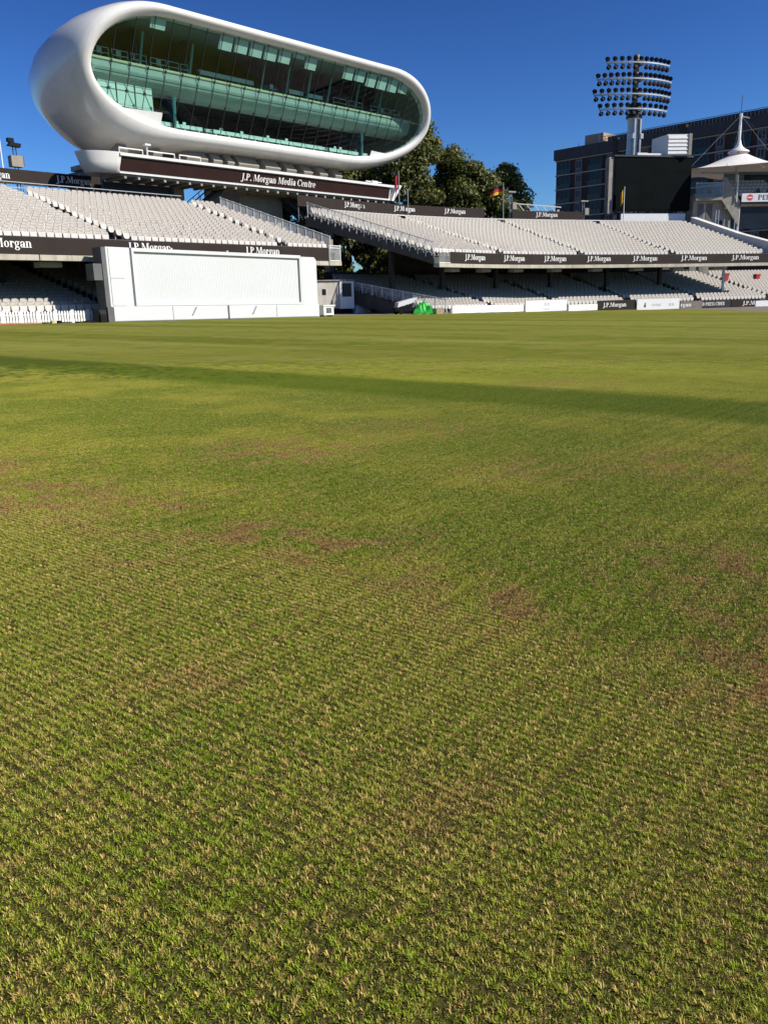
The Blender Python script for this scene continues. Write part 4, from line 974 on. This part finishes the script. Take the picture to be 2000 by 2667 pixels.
MB().box(FT, -1.1, 1.2, -.5, .5, zt + .25, zt + .55).build('bed', M['black'], tr)
for s in (-.7, .8):
    for o in (-.58, .52): MB().tube([FT(s, o - .05, zt + .2), FT(s, o + .05, zt + .2)], .2, 12).build('wheel', M['black'], tr)
MB().prism(FT, [(-.9, zt + .56), (.4, zt + .9), (.9, zt + 1.32), (.2, zt + 1.20), (-.8, zt + .95)], -.4, .4, 'o').build('cover', M['board_white'], tr)
q = (4.75, 69.55); FP = Frame(q, 48); zt = gz(q[0])
pl = empty('planter_box', FP(.6, 0, zt), 'low weathered timber box between the green tarpaulin and the white wall', 'planter')
MB().box(FP, 0, 1.0, 0, .5, zt, zt + .46).build('body', M['wood'], pl)
for s in (.1, .45, .8): MB().box(FP, s, s + .1, -.02, -.002, zt + .03, zt + .5).build('batten', M['wood'], pl)
for t, o, lb in ((50.2, 8.5, 'red bin on the far terrace beside the sunlit seats'), (46.3, 9.2, 'red bin higher up the far terrace under the deck')):
    zz = LZ0 - .75 + (o - .6) / .8 * .205; FBn = Frame(FE(t, o, 0), 20); e = empty('waste_bin', FE(t, o, zz), lb, 'bin')
    MB().hexa([FBn(-.24, -.2, zz + .1), FBn(.24, -.2, zz + .1), FBn(.24, .2, zz + .1), FBn(-.24, .2, zz + .1), FBn(-.33, -.28, zz + .95), FBn(.33, -.28, zz + .95), FBn(.33, .28, zz + .95), FBn(-.33, .28, zz + .95)]).build('body', M['red'], e)
    MB().prism(FBn, [(-.32, zz + .955), (.32, zz + .955), (.30, zz + 1.02), (-.30, zz + 1.09)], -.36, .36, 's').build('lid', M['red'], e)
    for q_ in (-.25, .25): MB().tube([FBn(q_ - .03, .22, zz + .1), FBn(q_ + .03, .22, zz + .1)], .1, 10).build('wheel', M['black'], e)

# ------------------------------------------------------------------ masts, flags, lamps behind the stands
def pole(name, base, h, r, label, cat, m=M['white']):
    e = empty(name, base, label, cat); MB().tube([base, (base[0], base[1], base[2] + h)], [r, r * .6], 8).build('pole', m, e); return e
b = FC(11.3, 19.9, 8.9); e = pole('flagpole', b, 6.2, .07, 'tall bare white flagpole at the edge behind the near seats', 'flagpole')
b = FC(12.5, 20.1, 9.2); e = empty('speaker_mast', b, 'short steel mast with a box and floodlights above the near hoarding', 'mast')
MB().box(FC, 12.05, 12.95, 19.9, 20.5, 11.82, 12.62).build('cabinet', M['corebeige'], e); MB().box(FC, 12.96, 13.05, 19.895, 20.505, 11.9, 12.624).build('cabinet_edge', M['grey'], e)
ms = MB()
for ds in (-.13, .13): ms.bar(FC(12.5 + ds, 20.2, 9.2), FC(12.5 + ds, 20.2, 13.4), .05)
for k in range(5): ms.bar(FC(12.37, 20.2, 12.65 + k * .14), FC(12.63, 20.2, 12.76 + k * .14), .03)
ms.build('mast', M['darksteel'], e)
MB().prism(FC, [(11.95, 13.30), (12.9, 13.24), (12.95, 13.5), (12.15, 13.57)], 19.9, 20.3, 'o').build('floodlight', M['black'], e); MB().box(FC, 12.0, 12.45, 19.95, 20.3, 13.58, 13.86).build('floodlight', M['black'], e)
def backmast(px, Y, z0, z1, label, box_z=None, lampw=.5):
    t = t_of_px(px, 15.8, 10.5); base = FE(t, 15.9, z0); e = empty('lamp_mast', base, label, 'mast'); h = head(t); F_ = Frame(base, math.degrees(h))
    mm = MB()
    for d in (-.12, .12): mm.bar(F_(d, 0, z0), F_(d, 0, z1), .07)
    mm.build('mast', M['steel'], e); MB().box(F_, -lampw, lampw, -.3, .3, z1 + .003, z1 + .16).build('lamp_head', M['conc'], e)
    if box_z: MB().box(F_, .12, .65, -.25, .2, box_z, box_z + .75).build('cabinet', M['corebeige'], e)
backmast(1331, 100, 8.9, 12.75, 'twin-tube lamp mast with grey cabinet beside the tricolour flag', 10.95)
backmast(1519, 100, 8.9, 11.95, 'twin-tube lamp mast with grey cabinet before the dark hotel', 10.5)
def flag(base, h, cloth, label, m=M['steel'], hang=False, d=-1):
    e = pole('flagpole', base, h, .06, label, 'flagpole', m)
    # cloth in waves, three stripes or one
    for k, cm in enumerate(cloth):
        n = 10; fb = MB(); L = .35 if hang else 1.5; H = 1.5 if hang else .9; hh = H / len(cloth); V = []
        for i in range(n + 1):
            u = i / n; x = base[0] + d * (.06 + L * u); y = base[1] + .12 * math.sin(u * 7) ; sag = .45 * u * u
            for j in (0, 1): V.append((x, y + .02 * j, base[2] + h - .35 - sag - (k + j) * hh))
        V2 = [(a, b_ + .012, c) for a, b_, c in V]
        fb.add(V + V2, [(2 * i, 2 * i + 1, 2 * i + 3, 2 * i + 2) for i in range(n)] + [(len(V) + 2 * i, len(V) + 2 * i + 2, len(V) + 2 * i + 3, len(V) + 2 * i + 1) for i in range(n)])
        fb.build('flag', cm, e, smooth=True)
t = t_of_px(1310, 15.9, 10.5); flag(FE(t, 15.9, 8.8), 5.05, [M['flag_black'], M['flag_red'], M['flag_gold']], 'flagpole flying a black, red and gold flag in front of the trees')
t = t_of_px(1040, 16.4, 10.5); flag(FE(t, 16.4, 8.8), 5.6, [M['flag_red']], 'flagpole with a limp dark red flag beside the white end of the sign beam', hang=True)
t = t_of_px(1623, 15.7, 10.5); flag(FE(t, 15.7, 8.8), 5.0, [M['flag_gold']], 'flagpole with a small limp yellow flag before the black screen', M['white'], hang=True)
t = t_of_px(1061, 15.4, 10.5); b = FE(t, 15.3, 8.7); e = empty('camera_pole', b, 'slim pole with a hooked dome camera above the curved stand', 'camera')
MB().tube([b, (b[0], b[1], b[2] + 3.5), (b[0] - .05, b[1], b[2] + 3.75), (b[0] - .25, b[1], b[2] + 3.8), (b[0] - .32, b[1], b[2] + 3.55)], .05, 8).build('pole', M['steel'], e)
MB().tube([(b[0] - .32, b[1], b[2] + 3.55), (b[0] - .32, b[1], b[2] + 3.25)], [.13, .10], 10).build('camera_dome', M['conc'], e)
# small white truss roof far behind
FW = Frame((17.3, 112), 10); e = empty('truss_roof', FW(3, 2, 0), 'distant white tubular truss roof between tree and hotel', 'roof')
tw = MB()
for z in (11.6, 12.5): tw.bar(FW(-.2, 0, z + .3), FW(6.8, 0, z - .25), .12)
for k in range(6): tw.bar(FW(k * 1.1, 0, 12.7 - k * .09), FW(k * 1.1 + .9, 0, 11.7 - k * .09), .08)
tw.build('truss', M['truss_white'], e)
for k in range(4): MB().prism(FW, [(k * 1.7 - .2, 10.6), (k * 1.7 + 1.4, 10.6), (k * 1.7 + .7, 12.0)], .3, 3.5, 'o').build('roof_cone', M['truss_white'], e)
for s in (0, 6.5): MB().bar(FW(s, .2, 0), FW(s, .2, 12), .25).build('column', M['truss_white'], e)

# ------------------------------------------------------------------ black screen, louvred box, floodlight mast
FB = Frame((28.6, 106.9), 13.5)
e = empty('video_screen', FB(5.5, .5, 8), 'large blank black video screen standing behind the curved stand', 'screen')
MB().box(FB, .45, 11.0, .0, .9, 11.05, 17.25).build('cabinet', M['ledblack'], e)
for i in range(6):
    for j in range(4): MB().box(FB, .62 + i * 1.71, .62 + (i + 1) * 1.71 - .012, -.03, -.003, 11.25 + j * 1.47, 11.25 + (j + 1) * 1.47 - .012).build('led_panel', M['ledblack'], e)
MB().box(FB, -.2, .44, .1, 1.0, 10.75, 17.2).build('side_slab', M['conc'], e)
MB().box(FB, 0.4, 11.1, -.1, 1.0, 17.26, 17.45).build('capping', M['darksteel'], e)
MB().box(FB, 1.6, 10.5, .0, .3, 9.75, 10.72).build('base_board', M['board_white'], e)
for s in (1.0, 6.0, 10.7): MB().bar(FB(s, .5, 4), FB(s, .5, 11.04), .4).build('leg', M['darksteel'], e)
MB().bar(FB(3.6, .4, 17.62), FB(7.0, .4, 17.62), .22).build('conduit', M['white'], e); MB().box(FB, 3.6, 4.9, .2, .6, 17.46, 17.76).build('light_box', M['white'], e)
FL = Frame(FB(6.55, .1, 0), 5)
e = empty('louvred_box', FL(2.2, 1, 17.47), 'white louvred box standing on top of the black screen', 'box')
MB().add([FL(*q) for q in ((0, 2.6, 17.47), (.9, .0, 17.47), (3.9, .0, 17.47), (3.9, 2.6, 17.47), (0, 2.6, 19.75), (.9, 0, 19.85), (3.9, 0, 19.85), (3.9, 2.6, 19.75))], [(0, 1, 2, 3), (4, 5, 6, 7), (0, 1, 5, 4), (1, 2, 6, 5), (2, 3, 7, 6), (3, 0, 4, 7)]).build('body', M['white'], e)
for k in range(5): MB().prism(FL, [(-.10, 17.62 + k * .43), (-.02, 17.62 + k * .43 + .38), (-.003, 17.62 + k * .43 + .38), (-.003, 17.62 + k * .43)], .98, 3.5, 's').build('louvre', M['white'], e)
MB().box(FL, 3.55, 3.95, -.14, -.02, 17.5, 19.9).build('frame_edge', M['conc'], e)

FM = Frame(FB(5.75, 5.2, 0), 14)
mp = FM(0, 0, 0); e = empty('floodlight_mast', mp, 'tall floodlight mast with four curved rows of black lamps', 'floodlight')
MB().tube([FM(0, 0, 0), FM(0, 0, 16), FM(0, 0, 21.8), FM(0, 0, 22.6)], [.95, .82, .74, .86], 20).build('column', M['steel'], e)
for s in (-.35, .42): MB().box(FM, s - .1, s + .1, -1.02, -.6, 16, 22.4).build('cable_duct', M['steel'], e)
for s in (-.5, .6): MB().box(FM, s - .2, s + .2, -1.1, -.5, 20.1, 20.7).build('clamp', M['steel'], e)
MB().tube([FM(0, 0, 22.62), FM(0, 0, 22.95)], 1.0, 20).build('collar', M['darksteel'], e)
MB().tube([FM(0, 0, 22.96), FM(0, 0, 24.0), FM(0, 0, 24.4)], [.82, .75, .5], 14).build('mast_head', M['darksteel'], e)
MB().tube([FM(0, 0, 24.4), FM(0, 0, 29.9)], .36, 12).build('upper_mast', M['corebeige'], e)
def lamp_mesh():
    m = MB(); n = 12; pr = [(-.02, .12), (.0, .24), (.22, .27), (.42, .20), (.46, .07)]; vs = []
    for y, r_ in pr:
        for k in range(n): t = 2 * math.pi * k / n; vs.append((r_ * math.cos(t), y, r_ * math.sin(t)))
    fs = [(i * n + k, i * n + (k + 1) % n, (i + 1) * n + (k + 1) % n, (i + 1) * n + k) for i in range(len(pr) - 1) for k in range(n)] + [tuple(range(n)), tuple(range((len(pr) - 1) * n, len(pr) * n))]
    m.add(vs, fs); m.hexa([(-.04, .2, -.42), (.04, .2, -.42), (.04, .28, -.42), (-.04, .28, -.42), (-.04, .2, -.1), (.04, .2, -.1), (.04, .28, -.1), (-.04, .28, -.1)])
    me = bpy.data.meshes.new('lamp'); me.from_pydata(m.v, [], m.f); me.materials.append(M['black']); me.update(); return me
LM = lamp_mesh()
rows = [(28.75, -4.25, 4.5, 5, 6), (26.95, -5.2, 5.1, 7, 7), (25.2, -5.5, 5.0, 7, 7), (23.5 + .0, -4.9, 4.4, 6, 5)]
for z, sl, sr, nl, nr_ in rows:
    def A(s): return FM(s, -1.3 + (s / 5.2) ** 2 * 1.5, z)
    pts_ = [A(s) for s in np.linspace(sl, sr, 15)]
    bm_ = MB()
    for a, b in zip(pts_[:-1], pts_[1:]): bm_.bar(a, b, .20, .16)
    bm_.build('lamp_bar', M['steel'], e); MB().box(FM, -.3, .3, -1.35, .2, z - .25, z + .25).build('bracket', M['darksteel'], e)
    for up in (1, -1):
        ls = list(np.linspace(sl + (.2 if up > 0 else .35), -.75, nl)) + list(np.linspace(.75, sr - (.1 if up > 0 else .35), nr_)) + ([0] if up > 0 else [])
        for s in ls:
            o = bpy.data.objects.new('lamp', LM); col.objects.link(o); o.parent = e; q = Vector(A(s)) - Vector(mp); o.location = q + Vector((0, 0, .42 * up))
            o.rotation_euler = (R(22 * (1 if up > 0 else .6)) , 0 if up > 0 else math.pi, R(14) - s * .06 + rnd.uniform(-.06, .06))
for s in (-3.8, 3.4): MB().bar(FM(s, -.2, 23.5), FM(s, -.2, 28.7), .035).build('tie_rod', M['darksteel'], e)

# ------------------------------------------------------------------ hotel
FH = Frame((40.6, 200), -46.5); HL = 56.0; HZ = 33.0; NF = 11
e = empty('hotel', FH(28, 8, 0), 'dark brown hotel block with white floor bands and recessed balconies', 'building')
MB().box(FH, 0, HL, .9, 16, -1, HZ - 2.2).build('wall', M['hotel_brick'], e)
MB().box(FH, -.15, HL + .1, .0, 16.2, HZ - 2.19, HZ).build('parapet', M['hotel_roof'], e)
rl = MB()
for k in range(60): rl.bar(FH(12 + k * .74, .3, HZ), FH(12 + k * .74, .3, HZ + 1.1), .06)
for z in (HZ + .55, HZ + 1.1): rl.bar(FH(12, .3, z), FH(56, .3, z), .08)
rl.build('roof_railing', M['hotel_panel'], e)
MB().box(FH, 12, HL, 2.5, 14, HZ + .01, HZ + 1.35).build('roof_storey', M['hotel_roof'], e)
for k in range(14): MB().box(FH, 12.6 + k * 3.1, 15.2 + k * 3.1, 2.44, 2.49, HZ + .2, HZ + 1.2).build('roof_window', M['hglass'], e)
MB().box(FH, 6.6, 11.2, 2, 7, HZ + .01, HZ + 2.3).build('plant_room', M['tan'], e); MB().box(FH, 10.0, 10.6, 1.9, 1.99, HZ + .2, HZ + 2.1).build('plant_duct', M['hotel_band'], e)
for s in (1.2, 5.0): MB().bar(FH(s, 2, HZ), FH(s, 2, HZ + 2.2 - s * .2), .12).build('aerial', M['steel'], e)
BW = 8.0; FHH = 3.05
for f_ in range(0, 9):
    zt = HZ - 2.25 - f_ * FHH; zb = zt - FHH
    MB().box(FH, .0, HL, .45, 1.1, zt - .22, zt).build('floor_band', M['hotel_band'], e)
    if zb < 8: break
    for b_ in range(7):
        s = .6 + b_ * BW
        # recessed balcony with glazed doors
        MB().box(FH, s, s + 3.4, .80, .895, zb + .02, zt - .23).build('balcony_recess', M['hglass'], e)
        fr = MB()
        for d in (.02, 1.1, 2.2, 3.34): fr.box(FH, s + d, s + d + .07, .70, .79, zb + .02, zt - .24)
        fr.build('door_frame', M['hotel_panel'], e)
        MB().box(FH, s, s + 3.4, .40, .43, zb + .05, zb + 1.05).build('balustrade', M['clearglass'], e)
        MB().box(FH, s + 4.6, s + 6.4, .62, .895, zb + .02, zt - .23).build('panel', M['hotel_panel'], e)
        wz = zb + .85 + (.2 if (b_ + f_) % 2 else 0); wd = MB().box(FH, s + 4.85, s + 6.15, .56, .615, wz, wz + 1.45).build('window', M['hglass'], e)
        wf = MB()
        for d in (4.8, 5.47, 6.14): wf.box(FH, s + d, s + d + .07, .50, .555, wz - .05, wz + 1.5)
        for z in (wz - .06, wz + 1.45): wf.box(FH, s + 4.80, s + 6.21, .505, .552, z, z + .07)
        wf.build('window_frame', M['hotel_band'], wd)
        if rnd.random() < .35: MB().box(FH, s + .15 + rnd.random(), s + 1.2 + rnd.random() * 1.5, .86, .892, zb + .02, zt - .3)
MB().box(FH, 30, 31.2, -.2, .85, -1, HZ + .6).build('pier', M['hotel_brick'], e); MB().box(FH, 15.0, 15.9, -.1, .85, -1, HZ + .4).build('pier', M['hotel_brick'], e)

# ------------------------------------------------------------------ canopied stand at the edge of the picture
FX = Frame((43.6, 109.0), 6)
e = empty('canopied_stand', FX(5, 4, 0), 'stand under a pointed white tent canopy beside the black screen', 'grandstand')
cx, cy = 46.6, 113.5
def canopy():
    n, m = 48, 16; V = []; Fc = []
    for i in range(m + 1):
        u = i / m; r_ = 1.15 + u * 7.2; z = 18.05 - 1.75 * (1 - (1 - u) ** 2.2)
        for k in range(n):
            t = 2 * math.pi * k / n; sc = 1 + (.16 * (abs(math.cos(2 * t + .9)) - .5)) * u; zz = z - .45 * u * u * abs(math.cos(2 * t + .9)); V.append((cx + r_ * sc * math.cos(t) * (1.0), cy + r_ * sc * math.sin(t) * .8, zz))
    for i in range(m):
        for k in range(n): Fc.append((i * n + k, i * n + (k + 1) % n, (i + 1) * n + (k + 1) % n, (i + 1) * n + k))
    mb = MB(); mb.v = V; mb.f = Fc; mb.m = [0] * len(Fc); return mb
canopy().build('canopy', M['fabric'], e, smooth=True)
cap = MB(); n = 32; V = []
prof = [(.22, 19.75), (.30, 19.3), (.5, 18.95), (.85, 18.65), (1.25, 18.45), (1.30, 18.28)]
for r_, z in prof:
    for k in range(n): t = 2 * math.pi * k / n; V.append((cx + r_ * math.cos(t), cy + r_ * math.sin(t), z))
cap.add(V, [(i * n + k, i * n + (k + 1) % n, (i + 1) * n + (k + 1) % n, (i + 1) * n + k) for i in range(len(prof) - 1) for k in range(n)]); cap.build('canopy_cap', M['fabric'], e, smooth=True)
MB().tube([(cx, cy, 12.0), (cx, cy, 16), (cx, cy, 22.2), (cx, cy, 22.9)], [.2, .2, .15, .19], 12).build('tent_mast', M['white'], e)
MB().tube([(cx, cy, 22.9), (cx, cy, 25.0)], .04, 6).build('aerial', M['darksteel'], e); MB().bar((cx + .1, cy, 22.6), (cx + 1.0, cy - .3, 22.3), .12).build('mast_arm', M['white'], e)
for k in range(6):
    t = R(20 + k * 60); MB().bar((cx, cy, 22.7), (cx + 7.2 * math.cos(t), cy + 5.6 * math.sin(t), 16.4), .012).build('stay_cable', M['steel'], e)
MB().bar((40.6, 111, 15.7), (46.6, 113, 15.75), .18).build('boom', M['steel'], e); MB().bar((40.3, 110.9, 15.7), (41.0, 111.1, 15.71), .26).build('boom_end', M['white'], e)
for x, y in ((44.0, 108.5), (48.5, 109.8)): MB().bar((x, y, 15.9), (x - .8, y - .1, 16.25), .16).build('strut', M['white'], e)
for s in (5.6, 6.7): MB().box(FX, s, s + .95, -.4, .2, 15.4, 16.0).build('hanging_lamp', M['white'], e)
# tier with seats and fascia board
bd = MB().box(FX, 1.9, 14, -.4, -.28, 11.85, 12.85).build('fascia_board', M['board_white'], e)
put_text('PEDIGREE', bd, M['text_black'], FX, 4.0, -.415, 12.08, 4.2, .58)
disc = MB(); vs = [FX(2.95, -.41, 12.36)] + [FX(2.95 + .42 * math.cos(R(k * 15)), -.41, 12.36 + .37 * math.sin(R(k * 15))) for k in range(24)]
disc.add(vs, [(0, 1 + k, 1 + (k + 1) % 24) for k in range(24)]); disc.build('emblem', M['text_red'], bd); MB().box(FX, 2.62, 3.28, -.418, -.414, 12.30, 12.42).build('emblem_band', M['letter'], bd)
mb = MB(); raked_deck(FX, [1.9, 16], -.25, 6, .8, 11.9, .48, .5, mb); mb.build('tier', M['concdark'], e)
for k in range(6):
    for j in range(22):
        if k * .48 + 11.9 < 15 and j % 11 != 10:
            x, y, z = FX(2.3 + j * .52, -.25 + k * .8, 11.9 + k * .48); o = bpy.data.objects.new('seat', SEAT); col.objects.link(o); o.parent = e; o.location = Vector((x, y, z)) - Vector(e.location); o.rotation_euler = (0, 0, R(6))
MB().box(FX, 1.8, 16, 4.2, 4.35, 12, 16).build('rear_wall', M['int_ceiling'], e); MB().box(FX, 4.5, 14, 4.1, 4.19, 14.5, 15.6).build('rear_glazing', M['hglass'], e)
MB().box(FX, 2.1, 16, .2, .3, 8.7, 11.3).build('box_glazing', M['hglass'], e); MB().box(FX, 1.9, 16, -.2, 3, 11.35, 11.6).build('box_soffit', M['tan'], e)
for s in (1.85, 7.4, 13): MB().bar(FX(s, .05, 6), FX(s, .05, 11.3), .22).build('column', M['white'], e)
MB().bar(FX(7.4, .05, 10.6), FX(8.0, -.3, 11.7), .2).build('bracket', M['white'], e)
MB().box(FX, 6.2, 16, -1.6, .1, 8.0, 8.2).build('balcony_slab', M['white'], e); MB().box(FX, 8.6, 16, -1.6, -1.5, 8.2, 9.3).build('balcony_glass', M['hglass'], e)
# concrete stair tower
MB().box(FX, -3.9, 1.2, .6, 5, 0, 13.0).build('stair_wall', M['conc'], e)
MB().prism(FX, [(-.6, 12.2), (1.85, 9.0), (1.85, 12.0), (-.1, 14.8), (-.6, 14.8)], -.1, .05, 'o').build('stair_parapet', M['conc'], e)
MB().box(FX, -4.2, -.7, -.6, .5, 12.1, 12.45).build('landing', M['conc'], e)
lr = MB()
for k in range(24): lr.bar(FX(-4.2 + k * .15, -.55, 12.45), FX(-4.2 + k * .15, -.55, 14.1), .035)
lr.bar(FX(-4.2, -.55, 14.1), FX(-.7, -.55, 14.1), .07); lr.build('landing_rail', M['steel'], e)
MB().bar(FX(1.3, -.25, 11.9), FX(1.3, -.25, 15.0), .12).build('post', M['white'], e)
for s in (-1.6, -1.25, -.5, .9): MB().bar(FX(s, -.9, 6), FX(s, -.9, 10.9 if s < -1 else 9.8), .13).build('post', M['steel'], e)
for x0 in (-3.3, -2.2): MB().box(FX, x0, x0 + .8, .56, .595, 9.2, 11.8).build('vent_panel', M['hotel_panel'], e)
sh = MB().box(FX, -.75, .0, .54, .59, 7.0, 9.8); sh.build('doorway', M['int_dark'], e)

# spectators' coats left on the tier: two figures sitting low behind the board
def figure(x, y, z, c, label):
    me = bpy.data.meshes.new('person'); V = [(0, 0, 0), (0, .02, .28), (0, .03, .50), (0, 0, .60), (0, -.02, .74), (.19, .02, .46), (.25, -.10, .22), (.16, -.28, .14), (-.19, .02, .46), (-.25, -.10, .22), (-.16, -.28, .14), (.10, -.38, .05), (-.10, -.38, .05), (.10, -.42, -.36), (-.10, -.42, -.36)]
    Ed = [(0, 1), (1, 2), (2, 3), (3, 4), (2, 5), (5, 6), (6, 7), (2, 8), (8, 9), (9, 10), (0, 11), (0, 12), (11, 13), (12, 14)]
    me.from_pydata(V, Ed, []); o = bpy.data.objects.new('person', me); col.objects.link(o); o.location = (x, y, z); me.materials.append(c)
    sm = o.modifiers.new('skin', 'SKIN'); rr = [.15, .16, .15, .06, .11, .07, .05, .04, .07, .05, .04, .08, .08, .055, .055]
    for i, s_ in enumerate(me.skin_vertices[0].data): s_.radius = (rr[i], rr[i]); s_.use_root = (i == 0)
    o.modifiers.new('sub', 'SUBSURF').levels = 1; return tag(o, label, 'person')
x, y, z = FX(4.6, .75, 12.9); figure(x, y, z, mat('coat_brown', (.10, .05, .035), .8), 'seated person in a brown top above the emblem board')
x, y, z = FX(6.1, .75, 12.9); figure(x, y, z, mat('coat_black', (.02, .02, .022), .8), 'seated person in dark clothes further along above the board')

# ------------------------------------------------------------------ trees
def tree(x, y, h, rx, ry, z_low, nleaf, label, m, seed, lsize=.40, clumps=60, lean=0):
    r_ = np.random.RandomState(seed); z0 = gz(x) - .6
    e = empty('plane_tree', (x, y, z0), label, 'tree', 'trees behind the stands')
    MB().tube([(x, y, z0), (x + .1, y, z0 + h * .2), (x - .1, y + .1, z0 + h * .45), (x + .1, y, z0 + h * .8)], [h * .026, h * .021, h * .016, h * .005], 10).build('trunk', M['bark'], e)
    lb = MB(); cc = []
    for k in range(clumps):
        a = r_.rand() * 6.283; u = r_.rand(); zz = z_low + (h - z_low) * (u ** .85); pr = math.sin(math.pi * min(1, (.12 + .88 * (zz - z_low) / (h - z_low)) ) ** .8) ** .6 if zz < h else .1
        q = (.35 + .65 * math.sqrt(r_.rand())) * pr; c = np.array([x + math.cos(a) * rx * q + lean * (zz / h), y + math.sin(a) * ry * q, z0 + zz]); cr_ = r_.uniform(.8, 1.75) * (h / 22) ** .6
        cc.append((c, cr_))
        if k < 26: 
            p0 = np.array([x, y, z0 + max(h * .18, zz * .62)]); mid = (p0 + c) / 2 + np.array([0, 0, .3]); lb.tube([p0, mid, c], [h * .006, h * .004, .03], 5)
    lb.build('branches', M['bark'], e)
    V = np.zeros((nleaf, 4, 3)); rn = r_.rand(nleaf)
    ci = r_.randint(0, len(cc), nleaf)
    C_ = np.array([c for c, _ in cc])[ci]; CR = np.array([q for _, q in cc])[ci]
    d = r_.normal(size=(nleaf, 3)); d /= np.linalg.norm(d, axis=1)[:, None]; rad = CR * (r_.rand(nleaf) ** .45) * (1 + .25 * r_.normal(size=nleaf) * (r_.rand(nleaf) < .15)); p = C_ + d * rad[:, None] * np.array([1.15, 1.15, .85])
    nv = d + r_.normal(size=(nleaf, 3)) * .7 + np.array([0, 0, .5]); nv /= np.linalg.norm(nv, axis=1)[:, None]; tt = np.cross(nv, r_.normal(size=(nleaf, 3))); tt /= np.linalg.norm(tt, axis=1)[:, None]; bt = np.cross(nv, tt)
    ls = lsize * r_.uniform(.6, 1.3, nleaf)[:, None]
    V[:, 0] = p - tt * ls * .5; V[:, 1] = p + bt * ls * .38 + nv * ls * .1; V[:, 2] = p + tt * ls * .5; V[:, 3] = p - bt * ls * .38 + nv * ls * .1
    me = bpy.data.meshes.new('crown'); vv = V.reshape(-1, 3) - np.array([x, y, z0]); me.from_pydata(vv.tolist(), [], [(4 * i, 4 * i + 1, 4 * i + 2, 4 * i + 3) for i in range(nleaf)])
    at = me.attributes.new('rnd', 'FLOAT', 'POINT'); at.data.foreach_set('value', np.repeat(np.clip(rn * .6 + .4 * r_.rand(len(cc))[ci], 0, 1), 4)); me.materials.append(m); me.update()
    o = bpy.data.objects.new('crown', me); col.objects.link(o); o.parent = e
    return e
tree(4.6, 113, 23.6, 6.9, 6.0, 4.0, 46000, 'tallest plane tree rising beside the rounded end of the pod', M['leaf'], 11, clumps=150)
tree(10.2, 113.5, 20.3, 4.6, 4.5, 3.0, 26000, 'rounded tree shoulder between the tallest tree and the flag', M['leaf'], 31, clumps=95)
tree(-3.5, 112, 19.0, 6.5, 5.5, 3.0, 30000, 'broad tree half hidden behind the pod and sign beam', M['leaf'], 12, clumps=100)
tree(12.6, 114, 18.2, 6.6, 4.8, 3.0, 40000, 'middle tree stepping down towards the tricolour flag', M['leaf'], 13, clumps=140)
tree(17.4, 117, 18.4, 4.0, 3.4, 3.0, 26000, 'slender tree behind the tricolour flag', M['leaf'], 14, clumps=95)
tree(-9.5, 104, 14.0, 6.0, 4.5, 2.0, 24000, 'shaded tree seen under the sign beam between the stands', M['leafshade'], 15, clumps=90)
tree(-1.0, 98, 13.0, 5.5, 4.0, 1.0, 26000, 'dark low tree seen through the gap under the curved deck', M['leafshade'], 16, clumps=90)
tree(-40, 84, 12.0, 5.5, 4.5, 1.0, 16000, 'leafy tree glimpsed under the near deck at the picture edge', M['leaf'], 17, clumps=60)
tree(-31.0, 90, 12.0, 5.5, 4.5, 1.0, 16000, 'leafy tree glimpsed under the near deck further in', M['leaf'], 18, clumps=60)
tree(9, 109, 11.0, 5.5, 4.0, 1.0, 18000, 'low dark tree behind the curved stand under the tallest one', M['leafshade'], 19, clumps=65)
tree(20, 115, 9.5, 5.0, 4.0, 1.0, 14000, 'low tree behind the curved stand below the white truss', M['leafshade'], 20, clumps=55)
